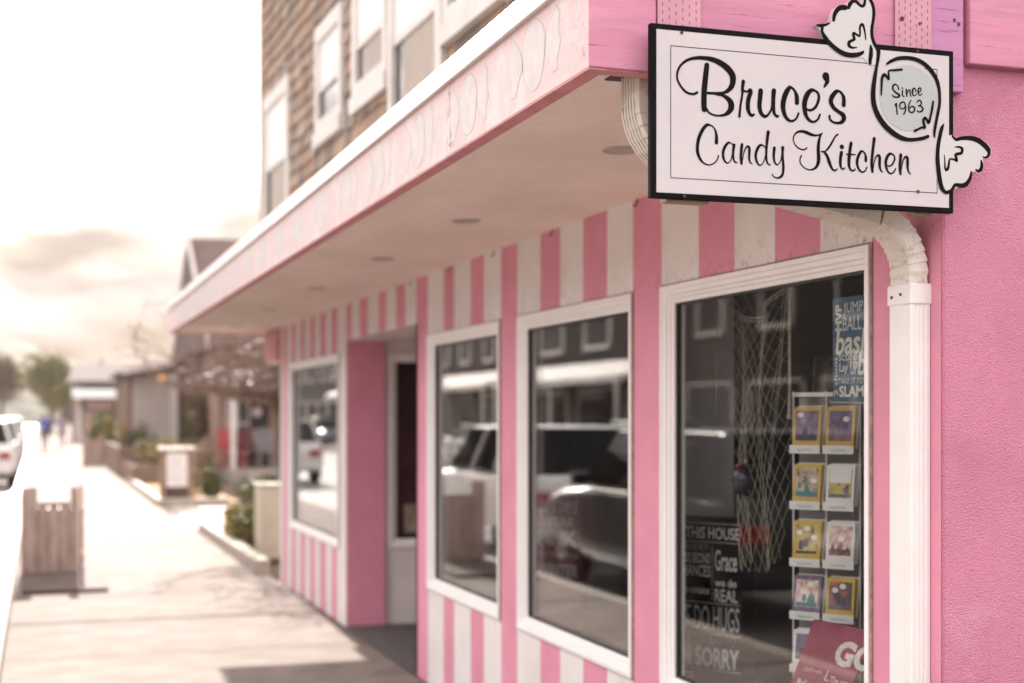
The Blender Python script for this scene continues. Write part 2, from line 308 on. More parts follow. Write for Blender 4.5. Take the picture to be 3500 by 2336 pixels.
# ---- traced outlines of the sign, millimetres on the board
STROKES = {
 'bruces': [
  [(143.1,318.2,6.2),(139.3,286.4,6.8),(136.2,255.6,7),(135.5,228.9,6.8),(136.2,214,6.6)],
  [(118.3,252.5,2.9),(107.8,247.9,2.9),(91.1,250.5,2.9),(76.5,262.8,2.7),(66.5,281,2.5),(67.7,298.2,2.7),(76.5,314,2.9),(93.2,326.7,3.3),(114.1,333.1,3.9),(135.1,334.8,4.7),(158.3,332.8,5.9),(179.5,325.8,7),(197.6,314.8,7.8),(209.3,301.3,7.8),(211.5,288,7.5),(208.3,274.3,6.5),(198.7,263,4.9),(185.9,256.3,3.3),(166.8,254,3.1),(145.6,252.9,3.1)],
  [(166.8,252.1,2.9),(183.8,250.4,3.5),(197.6,243.7,5.5),(206.1,233.8,7.4),(206.8,222.3,7.4),(199.7,211.2,5.5),(188,204.1,3.3),(173.1,201.4,2.3),(158.3,202.7,2.3),(147.8,207.8,2.5),(141.4,215.9,3.5)],
  [(238.9,286.9,4.7),(236.7,270.6,3.9),(236.1,255.1,2.8),(231.8,231.7,2.8),(228.6,203,3.1)],
  [(238.2,265.3,3.1),(249,263.7,2.4),(256.5,268.1,4.3),(258.2,262.5,5.5),(252.2,244.7,5.5),(251.1,225.3,5.3),(255.4,212.1,4.3),(261.9,207.7,3.5),(267.3,211,2.4)],
  [(285,268.3,5.9),(283.5,250.7,5.9),(282,231.3,5.5),(285.7,216,5.1),(295.4,208,4),(305.2,212.5,2.8),(313.9,227.6,2.4),(317.2,245.3,3.6)],
  [(320.4,270.8,5.9),(318.9,251.3,5.3),(319.3,230,4.8),(321.5,217.5,4),(328.1,210.1,3.2),(332.4,211,2.6)],
  [(382.9,247,5.6),(382.5,261.6,5.2),(377.4,273.9,3.2),(369.7,281.2,2.8),(362,280.6,5.2),(352.1,265.3,6.6),(345.6,243.4,6.4),(346.7,224,5.6),(354.3,208,4.4),(367.5,201.1,2.8),(380.7,207.8,2.4),(387.3,220.9,2.8)],
  [(408.3,233.1,2.4),(420.5,231,3),(433.9,239.7,3.4),(442.3,258,3.6),(441.7,271.7,3.2),(432.8,278.9,2.8),(421.6,279.1,4.8),(410.6,267.5,6.4),(403.9,247.5,6.4),(405,226,5.4),(412.8,209.9,4),(427.2,203,2.8),(440.6,210.7,2.6),(445.7,221.9,2.6)],
  [(462.2,316.8,9),(463.3,312.6,8.4),(466.2,304.9,5.6),(462.9,297.8,4),(458,290.5,2.4)],
  [(511.9,250,5.2),(511.9,266.8,4.8),(506.7,277.3,3.2),(498.8,282.7,2.8),(489.8,280,5.2),(478.6,266.4,6),(476.3,254.5,5.6),(484.2,241.2,4.8),(496.6,233.2,4.4),(509,226.1,5.6),(512.3,217.4,6),(506.7,208.2,4.4),(494.3,204.8,3),(481.9,206.6,2.6),(473.6,212.9,2.8),(472.5,220.3,3.2)],
 ],
 'candy': [
  [(168,137.2,4.3),(168.4,149.6,4),(166.4,163,2.8),(160.9,172.6,1.8),(152.7,177.3,2),(142.5,177,3.8),(132.3,165.8,4.3),(122.8,146.8,4.3),(118.7,126.8,4),(119.4,110.8,4),(125.5,96.4,3.3),(136.4,86.5,2.1),(150,83.6,1.6),(162.3,88.6,1.6),(170.5,97.7,1.6),(173.5,106.6,1.8)],
  [(210.4,135.4,1.5),(204.9,139,1.8),(198.7,138.6,2.8),(191.1,129.9,3.5),(185.6,115.9,3.4),(186.3,103.6,3.2),(190.4,94.5,2.5),(196.6,90.8,1.8),(202.8,94,1.3),(207.6,102.3,1.3),(209.7,112.4,1.5)],
  [(214.5,134.4,3.8),(212.4,121.2,3.3),(212,107.5,3),(214.5,97.7,2.3),(218.7,93,1.8),(222.1,93.8,1.5)],
  [(235.5,136.9,3.6),(233.6,122.5,3.6),(232.5,106.2,3.3),(234.2,91.4,3)],
  [(235.3,92.7,1.3),(237.4,104,1.3),(240.1,116.6,1.4),(245,128.1,1.8),(249.8,133.4,2.5),(254.7,129.9,3.3),(255,120,3.3),(254.4,106.2,2.8),(256.8,96.4,2),(262.4,91.9,1.1)],
  [(296.6,133.7,1.3),(291,138.1,1.8),(283.3,137.9,3.1),(276.3,128.7,3.6),(271.9,114.7,3.3),(273.5,102.3,3.1),(277.7,93.8,2.3),(283.3,90.1,1.7),(289.6,93.8,1.3),(295.2,103.5,1.3),(298,115,1.5)],
  [(305.3,170.8,4.3),(302.9,154.1,3.8),(300.8,135.2,3.2),(300.1,117.6,2.8),(300.8,105.1,2.6),(303.6,96.5,2.2),(308.6,92.4,1.5),(310.9,93.8,1.3)],
  [(321.9,133.9,3.6),(320.5,121.3,3.5),(320.2,111.2,3.2),(322.6,100.1,2.6),(328.3,94.1,2),(334.6,97.6,1.3),(339.6,107.3,1.3),(341.7,117.5,1.5)],
  [(344.5,135.9,4.1),(344,125.2,3.1),(344.2,110.1,3.3),(345.9,95.1,3.3),(345.9,82.5,3.3),(343.8,71.1,3.3),(337.4,64.5,2.8),(329.7,62.2,1.8),(320.5,64.8,1.4),(316,70.2,1.3)],
 ],
 'kitchen': [
  [(410.2,139.5,1.7),(403.7,135,1.8),(394.3,134.9,1.7),(383.3,140,1.6),(375.5,149.2,1.5),(373.2,158.8,1.5),(376.3,168.6,1.8),(384.9,176.1,2.5),(397.4,178.5,3.4),(409.9,176.2,4),(422.5,172.2,3.7),(433.5,170.8,2.5),(444.5,172.9,2),(452.4,177.5,1.7)],
  [(451.6,177.2,1.4),(446.1,167.4,2.8),(442.2,151.9,4),(441.4,133.7,4.5),(442.6,117.1,4.8),(441.4,106,4.5),(435.9,94.5,3.4),(427.2,88.5,2.3),(416.2,86.8,1.6),(403.7,90.7,1.4),(394.3,99.2,1.6),(391.1,108.7,1.7),(395,119.3,2)],
  [(495.3,177.1,2.3),(487.3,169.9,2.1),(477.8,154,2.6),(468.3,140.9,2.6),(460.3,134.2,1.7),(449.3,132.5,1.4)],
  [(449.3,132.5,1.4),(457.2,131.9,2.6),(465.9,122.6,3.8),(471.4,109,4.3),(477,96.8,3.4),(482.5,90.1,2.6),(488.9,89.1,2),(493.7,92.8,1.7)],
  [(505.6,133.3,4.3),(503.2,120.6,4),(502.5,108,3.7),(504,98.3,2.9),(508.8,93,2),(514.4,96.1,1.9)],
  [(506.4,147.6,5.3),(507.1,147.5,5.3)],
  [(532.4,157.6,4.3),(529.6,141.7,4),(527.2,124.8,4.3),(526.4,109.3,4),(528,98.2,3.1),(533.6,91.5,2.3),(540.9,91.9,2),(544.1,95.6,1.6)],
  [(520,130.2,1.7),(530.4,130.3,2),(544.1,130.6,1.4)],
  [(573.9,117.6,3.7),(573.9,126,3.4),(571.5,134.3,2.3),(565.8,139.6,2),(560.2,139,3.2),(552.9,127.7,3.7),(549.4,114.8,3.7),(550.5,103.7,3.1),(556.1,93.4,2.6),(564.2,89,2),(572.3,92.9,1.7),(577.1,101.6,1.7)],
  [(597.7,172.8,4.3),(594.9,154,3.7),(591.7,128.5,3.7),(590.4,110.1,3.7),(592.5,91.9,3.4)],
  [(594.1,94.8,1.4),(596.6,111.8,1.4),(601.4,126.2,1.7),(607.9,132.9,2.6),(612.8,129,3.7),(612.8,115.6,3.7),(613.6,102.9,3.2),(617.7,94.7,2),(621.3,92.3,1.3)],
  [(635.6,109.8,1.4),(642.2,108,1.9),(650.4,114.8,2.2),(655.6,125.1,2.3),(654.5,133.5,2),(648.7,138.1,2),(641.4,138.1,3.2),(634.8,130.9,3.8),(630.4,118,3.7),(631.6,105.3,3.2),(636.5,94.3,2.3),(644.6,89.7,1.9),(653.6,94.5,1.7),(658.2,102.5,1.7)],
  [(673.3,137.1,4.1),(671.7,121.7,3.8),(670.4,107.4,3.5),(672.5,90.5,3.2)],
  [(673.3,93.4,1.4),(675.8,107.7,1.4),(679.9,123.6,1.7),(686.5,133.2,2.6),(692.3,130.7,3.8),(692.8,118.6,3.8),(693.1,105.9,2.9),(696.4,96.1,2),(701.4,91.8,1.3)],
 ],
 'wrapper_top': [
  [(451.7,434.1,3.9),(451.7,422.8,3.9),(460.7,408.8,5.8),(474.9,395.2,5.6),(493,383.1,5.8),(511.2,375.4,6),(530.8,373,5.8),(550.4,375.7,5.5),(562.2,380.7,4.2),(566.1,384.2,2.6)],
  [(435.2,438.6,1.4),(444,437.7,4.4),(454.3,439.1,3.9),(463.3,441.9,3),(471,446,2.3)],
  [(483.3,454.1,3.9),(485.2,466.5,4.9),(491.7,478.5,5.6),(500.8,485.5,6),(511.2,487.6,6.4),(516.4,487.7,6)],
  [(525.5,488.3,3.8),(528.1,496.6,5.2),(536,504.7,4.4),(545.1,505.5,4.1),(554.3,498.9,3.8),(562.8,495.1,3.6),(568.7,500.3,3.9),(570.7,509.6,3.5),(572,518.9,3.2),(576.6,523.3,2.8),(581.3,520.3,3),(584.8,514.3,4.1),(592.5,501.3,4.4),(595.8,484.4,4.4),(594.4,465.9,4.2),(591.1,448.4,4.2),(589.8,434.5,4.4),(591.8,419.8,4.4),(597.7,405.3,4.7),(606.3,393.4,4.7),(608.3,378.6,4.9),(606.3,363.5,4.5)],
  [(573,413.8,1.4),(571.4,426.1,2.1),(568.7,439.6,2.6),(564.8,449.8,3.5),(559.6,449.3,3.3),(556.3,440.8,2.8),(556.9,429.4,2.6),(555,421.5,2.6),(547.8,424.1,2.8),(538.3,427.4,3.3),(538.6,419.9,3.7),(541.2,412.7,3.3),(533.4,408.6,3.5),(525.5,402.8,4.2),(526.8,394.9,4.2),(536,391.3,2.6),(547.8,393.2,1.2)],
  [(586.5,400.4,2.6),(587.8,390.8,4.9),(587.2,376.9,5.8),(585.2,365.3,4.9),(584.8,357.8,4.4)],
 ],
 'candy_round': [
  [(608.4,394.9,4.8),(609.3,385.6,5.1),(606.6,365.1,4.1),(603,346.1,4),(598.5,322.3,5.4),(594.9,298.6,6),(594,278.3,6.4),(595.8,259.7,6.7),(602.1,241.4,6.7),(612.9,223.3,7),(629.1,205.6,7),(649.1,191.2,6.7),(670.9,180.8,6.1),(692.8,176.6,4.8),(712.9,177.9,4.2),(736.8,182.5,4.4),(751.6,188.1,4)],
  [(633.1,359.4,2.6),(645.4,367.4,3.8),(663.6,375.1,4.5),(685.5,378.7,4.7),(707.4,378.5,4.8),(727.6,373.8,5.2),(747.9,363.5,5.3),(764.5,348.2,5.7),(776.6,330.9,5.2),(783.1,310.7,4.5),(785.5,288.7,3.9),(784.9,269.6,3.9),(780.3,248.6,4),(775.7,227.7,4),(771,205.2,3.9),(770.1,192.4,2.9),(771.6,186.2,1.3)],
  [(676,348.9,2.7),(656.3,345.8,2.7),(639.1,343.1,2.2),(638.2,331.5,2.6),(638.7,321.4,2.2),(631,329.4,3.2),(624.6,332.1,4.2),(619.2,322.3,3.5),(617.9,305,2.9),(617,282.3,1.9)],
  [(766.4,275.9,2.7),(763.6,258.6,3.2),(759,239.3,2.9),(753.4,223.1,3.9),(747.9,229,3.6),(742.4,233.7,3.2),(737.7,226.8,3.5),(740.5,215.9,3.5),(742.4,208.9,2.9),(733.1,209.1,2.7),(722.1,203.7,2.7),(712.9,199.2,3.2)],
 ],
 'since': [
  [(666.9,299.1,1.9),(665.4,305.3,1.9),(660.9,310,1.6),(654.5,310.2,2.2),(650,304.2,2.6),(651.8,296.5,2.2),(660,290,2.4),(668.1,285.9,2.9),(668.1,282,2.6),(661.8,279.1,2.1),(653.6,280.1,1.9),(649.1,283.4,1.6)],
  [(678.2,296.8,1.9),(677.3,288.9,1.9),(679.1,283.5,1.6),(682.7,283,1.3)],
  [(677.1,303,2.2),(677.4,303.1,2.2)],
  [(688.8,300.7,2.1),(689.5,291.3,2.1),(690.6,283.9,1.9)],
  [(690.9,285.1,1),(691.9,293.1,1),(695.5,299.6,1.4),(699.2,299.1,2.1),(699.7,292.1,1.9),(701.6,285.9,1.4),(703.8,284.8,1)],
  [(715.7,297.9,1.9),(715.1,302.6,1.4),(711.1,305.2,1.8),(707.1,300.5,2.3),(706.5,292.5,2.3),(710.2,286.5,1.4),(715.7,288.5,1.1),(717.5,291.8,1.3)],
  [(723,295.3,1),(728.5,298.1,1.5),(731.3,303.8,1.6),(728.5,307.5,1.5),(723.9,304.1,2.1),(722.7,296.9,2.1),(725.8,290,1.6),(730.4,289.5,1.3),(734.1,293.7,1.3)],
  [(656.3,257.6,1.3),(660,264.6,1.6),(660.9,254.7,1.9),(662.1,243.8,1.9),(662.7,237.9,1.9)],
  [(686.4,259.6,1.6),(683.6,267.3,1.6),(677.3,268.4,1.8),(670.9,263.3,1.8),(670,256.2,1.6),(674.5,251.8,1.6),(681.8,253,1.4),(686.4,259.6,1.6),(686.4,250.2,1.8),(683.6,242.1,1.8),(680.7,238.5,1.4)],
  [(702.8,274.6,1.3),(698.3,268.3,1.6),(695.5,258.7,1.9),(696.4,249.3,1.9),(702.8,244.2,1.8),(710.2,247.1,1.9),(712.9,253.6,2.1),(710.2,258.9,1.9),(703.8,259.3,1.6),(698.3,254.2,1.3)],
  [(719.3,269.8,1.3),(722.1,274.7,1.4),(727.6,275.9,1.9),(732.2,271.5,1.9),(730.4,265.8,1.6),(723,262.2,1.3)],
  [(723,262.2,1.3),(731.3,261.9,1.6),(736.5,256,2.3),(734.1,250.3,2.1),(725.8,247.3,1.6),(719.9,250.1,1.4)],
 ],
 'wrapper_right': [
  [(796.8,221.2,1.8),(791.5,210.1,4.9),(786.3,191.8,5.2),(781.9,172.2,5.5),(779.3,149.6,5.5),(779.3,127.2,6.1),(781.9,104.9,6.4),(785.4,82.7,6.4),(791.5,62.1,6.1),(801.2,51.8,4.6),(811.7,52.3,4.3),(822.3,59.1,4.3),(831.1,70.8,4.3),(847,70.1,5.5),(861.2,73.1,5.8),(871.8,84.2,4.9),(877.1,96.5,3.8),(878.9,105.7,2.8)],
  [(821.4,193.3,1.8),(827.6,188.1,3.1),(834.6,185.1,4),(848.8,189,4.6),(866.5,190.8,5.2),(884.3,190.4,6.2),(902.1,185.4,6.8),(918.2,175.8,7.1),(928.9,165.9,6.9),(931.6,157.7,4.9),(928.9,149.2,3.7),(920,144.9,2.3),(913.7,146.2,1.4)],
  [(908.3,135.7,2.6),(910.1,125.5,4.3),(907.5,114.8,4.9),(899.4,109.5,3.8),(892.8,112.2,2.5)],
  [(830.2,165.8,1.2),(841.7,167,2.5),(851.4,162.8,4),(848.8,152.1,4),(832.9,147.5,3.7),(833.7,139.3,4.3),(836,131.1,2.8),(827.6,134.4,2.4),(815.2,134.9,2.1),(812.6,124.6,3.1),(810,112.4,3.7),(804.7,107.7,4),(801.2,112.7,2.7),(800.3,128.4,1.8),(799.1,143.6,1.2)],
 ],
}
POLYS = {
 'plate_top': [(433.1,438.1),(440.1,442.7),(453,442.7),(463.3,446.4),(468.4,449.1),(477.5,447.7),(477.5,455.6),(481.4,470.7),(487.8,483.8),(498.2,491.6),(508.6,494.6),(519.7,494.7),(524.2,502.5),(534.7,509.1),(545.1,508.4),(555.6,502.5),(562.2,499.7),(565.5,505.7),(567.4,517.3),(572,524),(577.3,526.8),(584.5,523.5),(589.2,514.7),(597.1,502.8),(600.9,486),(599.6,464),(595.8,446.5),(594.4,432.6),(596.4,416.7),(603,404.6),(613.6,392.8),(613.6,373.3),(605.7,355.4),(583.2,352.6),(566.1,369.5),(550.4,369.4),(524.2,366.8),(498.2,374.4),(478.8,385.9),(459.4,404.2),(450.4,420.4),(442.7,431.1)],
 'plate_right': [(808.2,191.7),(814.4,193.9),(820.5,196.2),(827.6,189.9),(838.2,190.3),(866.5,196.1),(893.2,195.5),(916.4,187.8),(932.5,175.5),(939.5,164.2),(937,155.8),(933.4,145.7),(921.8,142.3),(913.2,143),(914.3,134.8),(915.3,122.7),(913.2,114.3),(907.5,106.5),(898.5,104.5),(889.6,107.8),(883,105.9),(880.3,96.7),(877.1,83),(867.4,70.1),(854.1,64.6),(838.2,65.3),(827.6,58.7),(813.5,47.5),(799.4,46.8),(787.2,57.4),(778.4,82.3),(772.5,126.8),(772.5,156.7),(780.2,191.5),(790.7,217.5),(796.8,224.7),(800.3,221.2),(795.9,192.4)],
 'outer': [(0.3,403.6),(827.9,407.6),(826.8,0.3),(1.2,-1.4)],
 'inner': [(13.6,391.8),(814,393.3),(814,12.8),(15.8,12.7)],
 'line': [(49.1,356.1),(779.2,357.9),(778.2,48.2),(50.5,48.3)],
 'disc': [(777.5,285.7),(775.9,298.5),(772.3,310.8),(766.7,322.4),(759.4,332.9),(750.5,342),(740.2,349.6),(728.8,355.5),(716.6,359.5),(703.9,361.5),(690.9,361.5),(678.1,359.5),(665.8,355.5),(654.1,349.7),(643.5,342.2),(634.1,333.2),(626.3,322.9),(620.1,311.6),(615.8,299.5),(613.3,286.9),(612.9,274.1),(614.5,261.5),(618,249.4),(623.4,237.9),(630.5,227.5),(639.3,218.4),(649.4,210.7),(660.6,204.8),(672.7,200.6),(685.3,198.4),(698.3,198.2),(711.1,200),(723.6,203.8),(735.4,209.5),(746.2,217),(755.7,226),(763.8,236.3),(770.1,247.8),(774.6,260),(777.1,272.8)],
}
HAZE_D = 0.0003
# ------------------------------------------------------------------ shared materials
PINK = mat('pink_stucco', (.70, .285, .385), .75, .07, 3.0, bump=.7, bscale=200, bdist=.0022)
grime_or_shade(PINK, (.13, .10, .09), 34, .54, .70, .8, zband=[(2.20, 2.085), (2.05, 2.076)])
grime_or_shade(PINK, (.60, .22, .31), 2.2, .45, .7, .5)
CREAM = mat('cream_stucco', (.76, .72, .69), .8, .05, 3.0, bump=.5, bscale=230, bdist=.0015)
grime_or_shade(CREAM, (.14, .11, .09), 34, .54, .70, .8, zband=[(2.20, 2.085), (2.05, 2.076)])
grime_or_shade(CREAM, (.52, .45, .39), 3, .5, .8, .5, stretch=(1, 1, .4))
HOTPINK = mat('side_wall_stucco', (.63, .235, .35), .62, .06, 1.4, bump=1.0, bscale=210, bdist=.0058, spec=.45)
grime_or_shade(HOTPINK, (.50, .13, .215), 210, .50, .66, .55)
grime_or_shade(HOTPINK, (.53, .175, .28), 1.7, .46, .66, .75)
grime_or_shade(HOTPINK, (.69, .34, .44), 5.5, .56, .72, .6)
grime_or_shade(HOTPINK, (.35, .12, .17), 9, .66, .76, .5, stretch=(1, 1, .35))
BOARDPINK = mat('painted_board_pink', (.60, .235, .35), .6, .10, 2.5, bump=.35, bscale=14, stretch=(1, 1, 9), bdist=.0016)
grime_or_shade(BOARDPINK, (.17, .07, .085), 8, .632, .645, .85, stretch=(1.0, 1, 22))
grime_or_shade(BOARDPINK, (.66, .33, .43), 4, .5, .7, .7, stretch=(.6, 1, 3))
BOARDPURP = mat('painted_board_purple', (.50, .21, .39), .6, .10, 2.5, bump=.35, bscale=14, stretch=(1, 1, 9), bdist=.0016)
grime_or_shade(BOARDPURP, (.17, .07, .10), 8, .625, .64, .85, stretch=(1.0, 1, 22))
FASCIA = mat('faded_fascia_paint', (.68, .51, .50), .6, .05, 5.0, bump=.5, bscale=30, stretch=(1, .5, 6), bdist=.002)
grime_or_shade(FASCIA, (.68, .62, .61), 7, .48, .6, .8, stretch=(1, 1, .55))
grime_or_shade(FASCIA, (.76, .46, .46), 12, .58, .68, .6, stretch=(1, 1, .5))
grime_or_shade(FASCIA, (.25, .14, .13), 42, .66, .74, .7)
grime_or_shade(FASCIA, (.30, .15, .14), 34, .54, .62, .8, yband=[(3.24, 3.11)])
grime_or_shade(FASCIA, (.25, .15, .13), 30, .50, .58, .8, yband=[(4.34, 4.288), (4.22, 4.28)])
FASCIABOT = mat('fascia_underside', (.58, .25, .27), .7, .12, 8, bump=.3, bscale=60)
grime_or_shade(FASCIABOT, (.12, .07, .07), 30, .6, .7, .8)
SOFFIT = mat('soffit_plaster', (.90, .79, .715), .9, .05, 1.6, bump=.4, bscale=160, bdist=.0012)
grime_or_shade(SOFFIT, (.42, .33, .27), 30, .60, .70, .6, stretch=(3, .5, 1))
grime_or_shade(SOFFIT, (.77, .64, .565), 1.3, .45, .68, .7, stretch=(1.4, .5, 1))
WHITEMETAL = mat('white_flashing', (.82, .80, .78), .35, .05, 4, spec=.6)
FRAME = mat('white_window_frame', (.88, .85, .835), .42, .03, 5, spec=.5)
grime_or_shade(FRAME, (.50, .43, .38), 14, .68, .8, .35)
DARK = mat('dark_trim_and_shade', (.025, .022, .022), .5)
BLACK = mat('sign_black', (.006, .004, .005), .6, .2, 30, spec=.08)
grime_or_shade(BLACK, (.20, .15, .13), 40, .70, .80, .6)
SIGNWHITE = mat('sign_white_panel', (.565, .53, .54), .38, .03, 3.0, spec=.4)
grime_or_shade(SIGNWHITE, (.555, .46, .485), 4.5, .52, .72, .6)
SIGNPLATE = mat('sign_cut_out_white', (.565, .545, .54), .4, .03, 3.0)
SIGNDISC = mat('sign_grey_disc', (.41, .435, .435), .4, .03, 4.0)
RUST = mat('rust', (.10, .035, .012), .85, .4, 60)
PIPE = mat('white_downspout', (.84, .82, .80), .35, .03, 8, spec=.5)
grime_or_shade(PIPE, (.50, .42, .34), 16, .64, .8, .4, stretch=(1, 1, .2))
PIPEDIRTY = mat('weathered_downspout', (.72, .67, .60), .42, .05, 10, spec=.5)
grime_or_shade(PIPEDIRTY, (.14, .105, .08), 34, .54, .72, .6, stretch=(1, .35, 1))
CONC = mat('concrete', (.40, .345, .295), .8, .14, 5.0, bump=.5, bscale=260, bdist=.002)
ASPH = mat('asphalt', (.25, .225, .21), .36, .2, 8.0, bump=.6, bscale=200, bdist=.003)
KERB = mat('kerb_concrete', (.36, .31, .26), .8, .15, 6.0, bump=.5, bscale=120)
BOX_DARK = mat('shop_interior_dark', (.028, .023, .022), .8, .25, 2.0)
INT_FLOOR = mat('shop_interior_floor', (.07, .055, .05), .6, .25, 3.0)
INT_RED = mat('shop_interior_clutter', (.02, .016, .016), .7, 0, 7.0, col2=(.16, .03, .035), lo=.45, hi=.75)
SHOPGLASS = glass('shop_window_glass', (.97, .98, .975), wobble=.035)
SHINGLE = [mat('cedar_shingle_%s' % n, c, .85, .22, 3.0, bump=.6, bscale=30, stretch=(4, 4, .6), bdist=.004) for n, c in
           (('brown', (.32, .225, .17)), ('tan', (.42, .32, .25)), ('grey', (.22, .175, .145)), ('rust', (.41, .265, .185)))]
TRIM = mat('white_house_trim', (.66, .62, .58), .6, .08, 4)
BLIND = mat('white_roller_blind', (.80, .78, .76), .7, .03, 3)
CURTAIN = mat('beige_curtain', (.42, .36, .31), .8, .1, 6, stretch=(8, 8, .6))
PANEDARK = glass('house_window_pane', body=(.05, .045, .045))

# ------------------------------------------------------------------ ground
g = MB(); g.box(-900, 900, -60, 2500, -.60, -.16); struct(g.build('ground', mat('far_ground', (.16, .145, .11), .9, .25, .05)))
g = MB(); g.box(-10.4, -.385, -30, 420, -.45, -.13); struct(g.build('road', ASPH))
g = MB(); g.box(-.385, -.235, -30, 200, -.40, .0); kerb = struct(g.build('kerb', KERB, bevel=.015))
g = MB(); g.box(-10.55, -10.4, -30, 200, -.40, .0); struct(g.build('kerb', KERB, bevel=.015))
g = MB(); g.box(-13.1, -10.552, -30, 200, -.40, .002); struct(g.build('pavement', CONC))
SLAB = mat('exposed_aggregate_slab', (.215, .178, .155), .9, .22, 3.0, bump=.7, bscale=170, bdist=.003, spec=.25)
grime_or_shade(SLAB, (.15, .115, .09), 60, .54, .68, .65)
grime_or_shade(SLAB, (.36, .31, .275), 38, .60, .72, .6)
grime_or_shade(SLAB, (.20, .165, .14), 1.1, .48, .66, .55)
grime_or_shade(SLAB, (.15, .115, .09), 2.3, .36, .56, .95, yband=[(.55, .80)])  # dirt at the far slab end, deepened to paint in a shadow band
grime_or_shade(SLAB, (.15, .115, .09), 2.6, .38, .58, .9, yband=[(-.68, -.80)])  # near slab end: same dirt with the painted shadow band
g = MB(); g.box(-.232, 2.19, -30, 260, -.40, -.035); walk = struct(g.build('pavement', mat('joint_dirt', (.07, .055, .045), .95)))
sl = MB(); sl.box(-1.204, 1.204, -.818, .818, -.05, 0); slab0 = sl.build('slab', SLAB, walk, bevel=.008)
slab0.location = (.985, 9.85 - .825 - 1.65 * 4, 0)
bb = slab0.modifiers[0]
for k in range(-6, 34):
    if k == -4: continue
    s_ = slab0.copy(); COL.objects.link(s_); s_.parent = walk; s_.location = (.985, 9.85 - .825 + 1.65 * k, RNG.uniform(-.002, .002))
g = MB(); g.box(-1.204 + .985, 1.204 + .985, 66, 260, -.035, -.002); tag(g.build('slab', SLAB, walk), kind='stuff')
g = MB(); g.box(2.19, 40, 13.65, 260, -.40, -.06); struct(g.build('planting_bed', mat('soil', (.13, .085, .06), .95, .3, 9, bump=.8, bscale=40, bdist=.02)))

# ------------------------------------------------------------------ pink candy shop
FX = 2.2
shop = thing('candy_shop', 'pink and cream striped candy shop with a flat canopy over its windows', 'building', (2.2, 3.12, 0), world=True)
WINS = [(3.44, 4.84), (5.114, 6.504), (6.792, 8.186), (10.83, 13.13)]
WZ0, WZ1 = .572, 2.075
DOOR = (8.477, 10.575); DZ = 2.16
pink = [(3.12, 3.44), (3.715, 3.989), (4.264, 4.534), (4.848, 5.118), (5.383, 5.652), (5.935, 6.196), (6.531, 6.784), (7.078, 7.315), (7.636, 7.852),
        (8.199, 8.477), (8.753, 9.002), (9.264, 9.50), (9.833, 10.098), (10.376, 10.575), (10.92, 11.14), (11.38, 11.62), (11.86, 12.08), (12.33, 12.54), (12.80, 13.02), (13.28, 13.5)]
cuts = sorted(set([3.12, 13.6] + [a for p in pink for a in p] + [a for p in WINS for a in p] + list(DOOR)))
zc = [0, WZ0, WZ1, DZ, 2.5]
b = MB()
for i in range(len(cuts) - 1):
    y0, y1 = cuts[i], cuts[i + 1]; ym = (y0 + y1) / 2
    b.cur = 0 if any(p[0] <= ym <= p[1] for p in pink) else 1
    for k in range(4):
        zm = (zc[k] + zc[k + 1]) / 2
        if any(a < ym < c for a, c in WINS) and WZ0 < zm < WZ1: continue
        if DOOR[0] < ym < DOOR[1] and zm < DZ: continue
        b.face([(FX, y0, zc[k]), (FX, y1, zc[k]), (FX, y1, zc[k + 1]), (FX, y0, zc[k + 1])])
b.build('striped_wall', [PINK, CREAM], shop)
# inner leaf of the wall and linings
b = MB()
ic = sorted(set([3.2, 13.6] + [a for p in WINS for a in p] + list(DOOR)))
for i in range(len(ic) - 1):
    y0, y1 = ic[i], ic[i + 1]; ym = (y0 + y1) / 2
    for k in range(4):
        zm = (zc[k] + zc[k + 1]) / 2
        if any(a < ym < c for a, c in WINS) and WZ0 < zm < WZ1: continue
        if DOOR[0] < ym < DOOR[1] and zm < DZ: continue
        b.face([(2.276, y0, zc[k]), (2.276, y1, zc[k]), (2.276, y1, zc[k + 1]), (2.276, y0, zc[k + 1])])
for a, c in WINS:
    b.box(2.262, 2.275, a, a + .03, WZ0, WZ1); b.box(2.262, 2.275, c - .03, c, WZ0, WZ1)
    b.box(2.262, 2.275, a + .03, c - .03, WZ0, WZ0 + .03); b.box(2.262, 2.275, a + .03, c - .03, WZ1 - .03, WZ1)
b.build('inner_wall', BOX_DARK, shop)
# side wall facing the camera: rounded corner
b = MB()
arc = [(2.2, 3.145), (2.2015, 3.134), (2.206, 3.126), (2.214, 3.1215), (2.225, 3.12), (2.6, 3.12), (5.6, 3.12)]
for (p, q) in zip(arc[:-1], arc[1:]):
    b.face([(p[0], p[1], 0), (q[0], q[1], 0), (q[0], q[1], 2.95), (p[0], p[1], 2.95)])
b.build('side_wall', HOTPINK, shop, smooth=False)
b = MB(); b.box(2.268, 5.6, 3.092, 3.121, 2.502, 2.95); b.build('side_band_board', BOARDPINK, shop, bevel=.004)
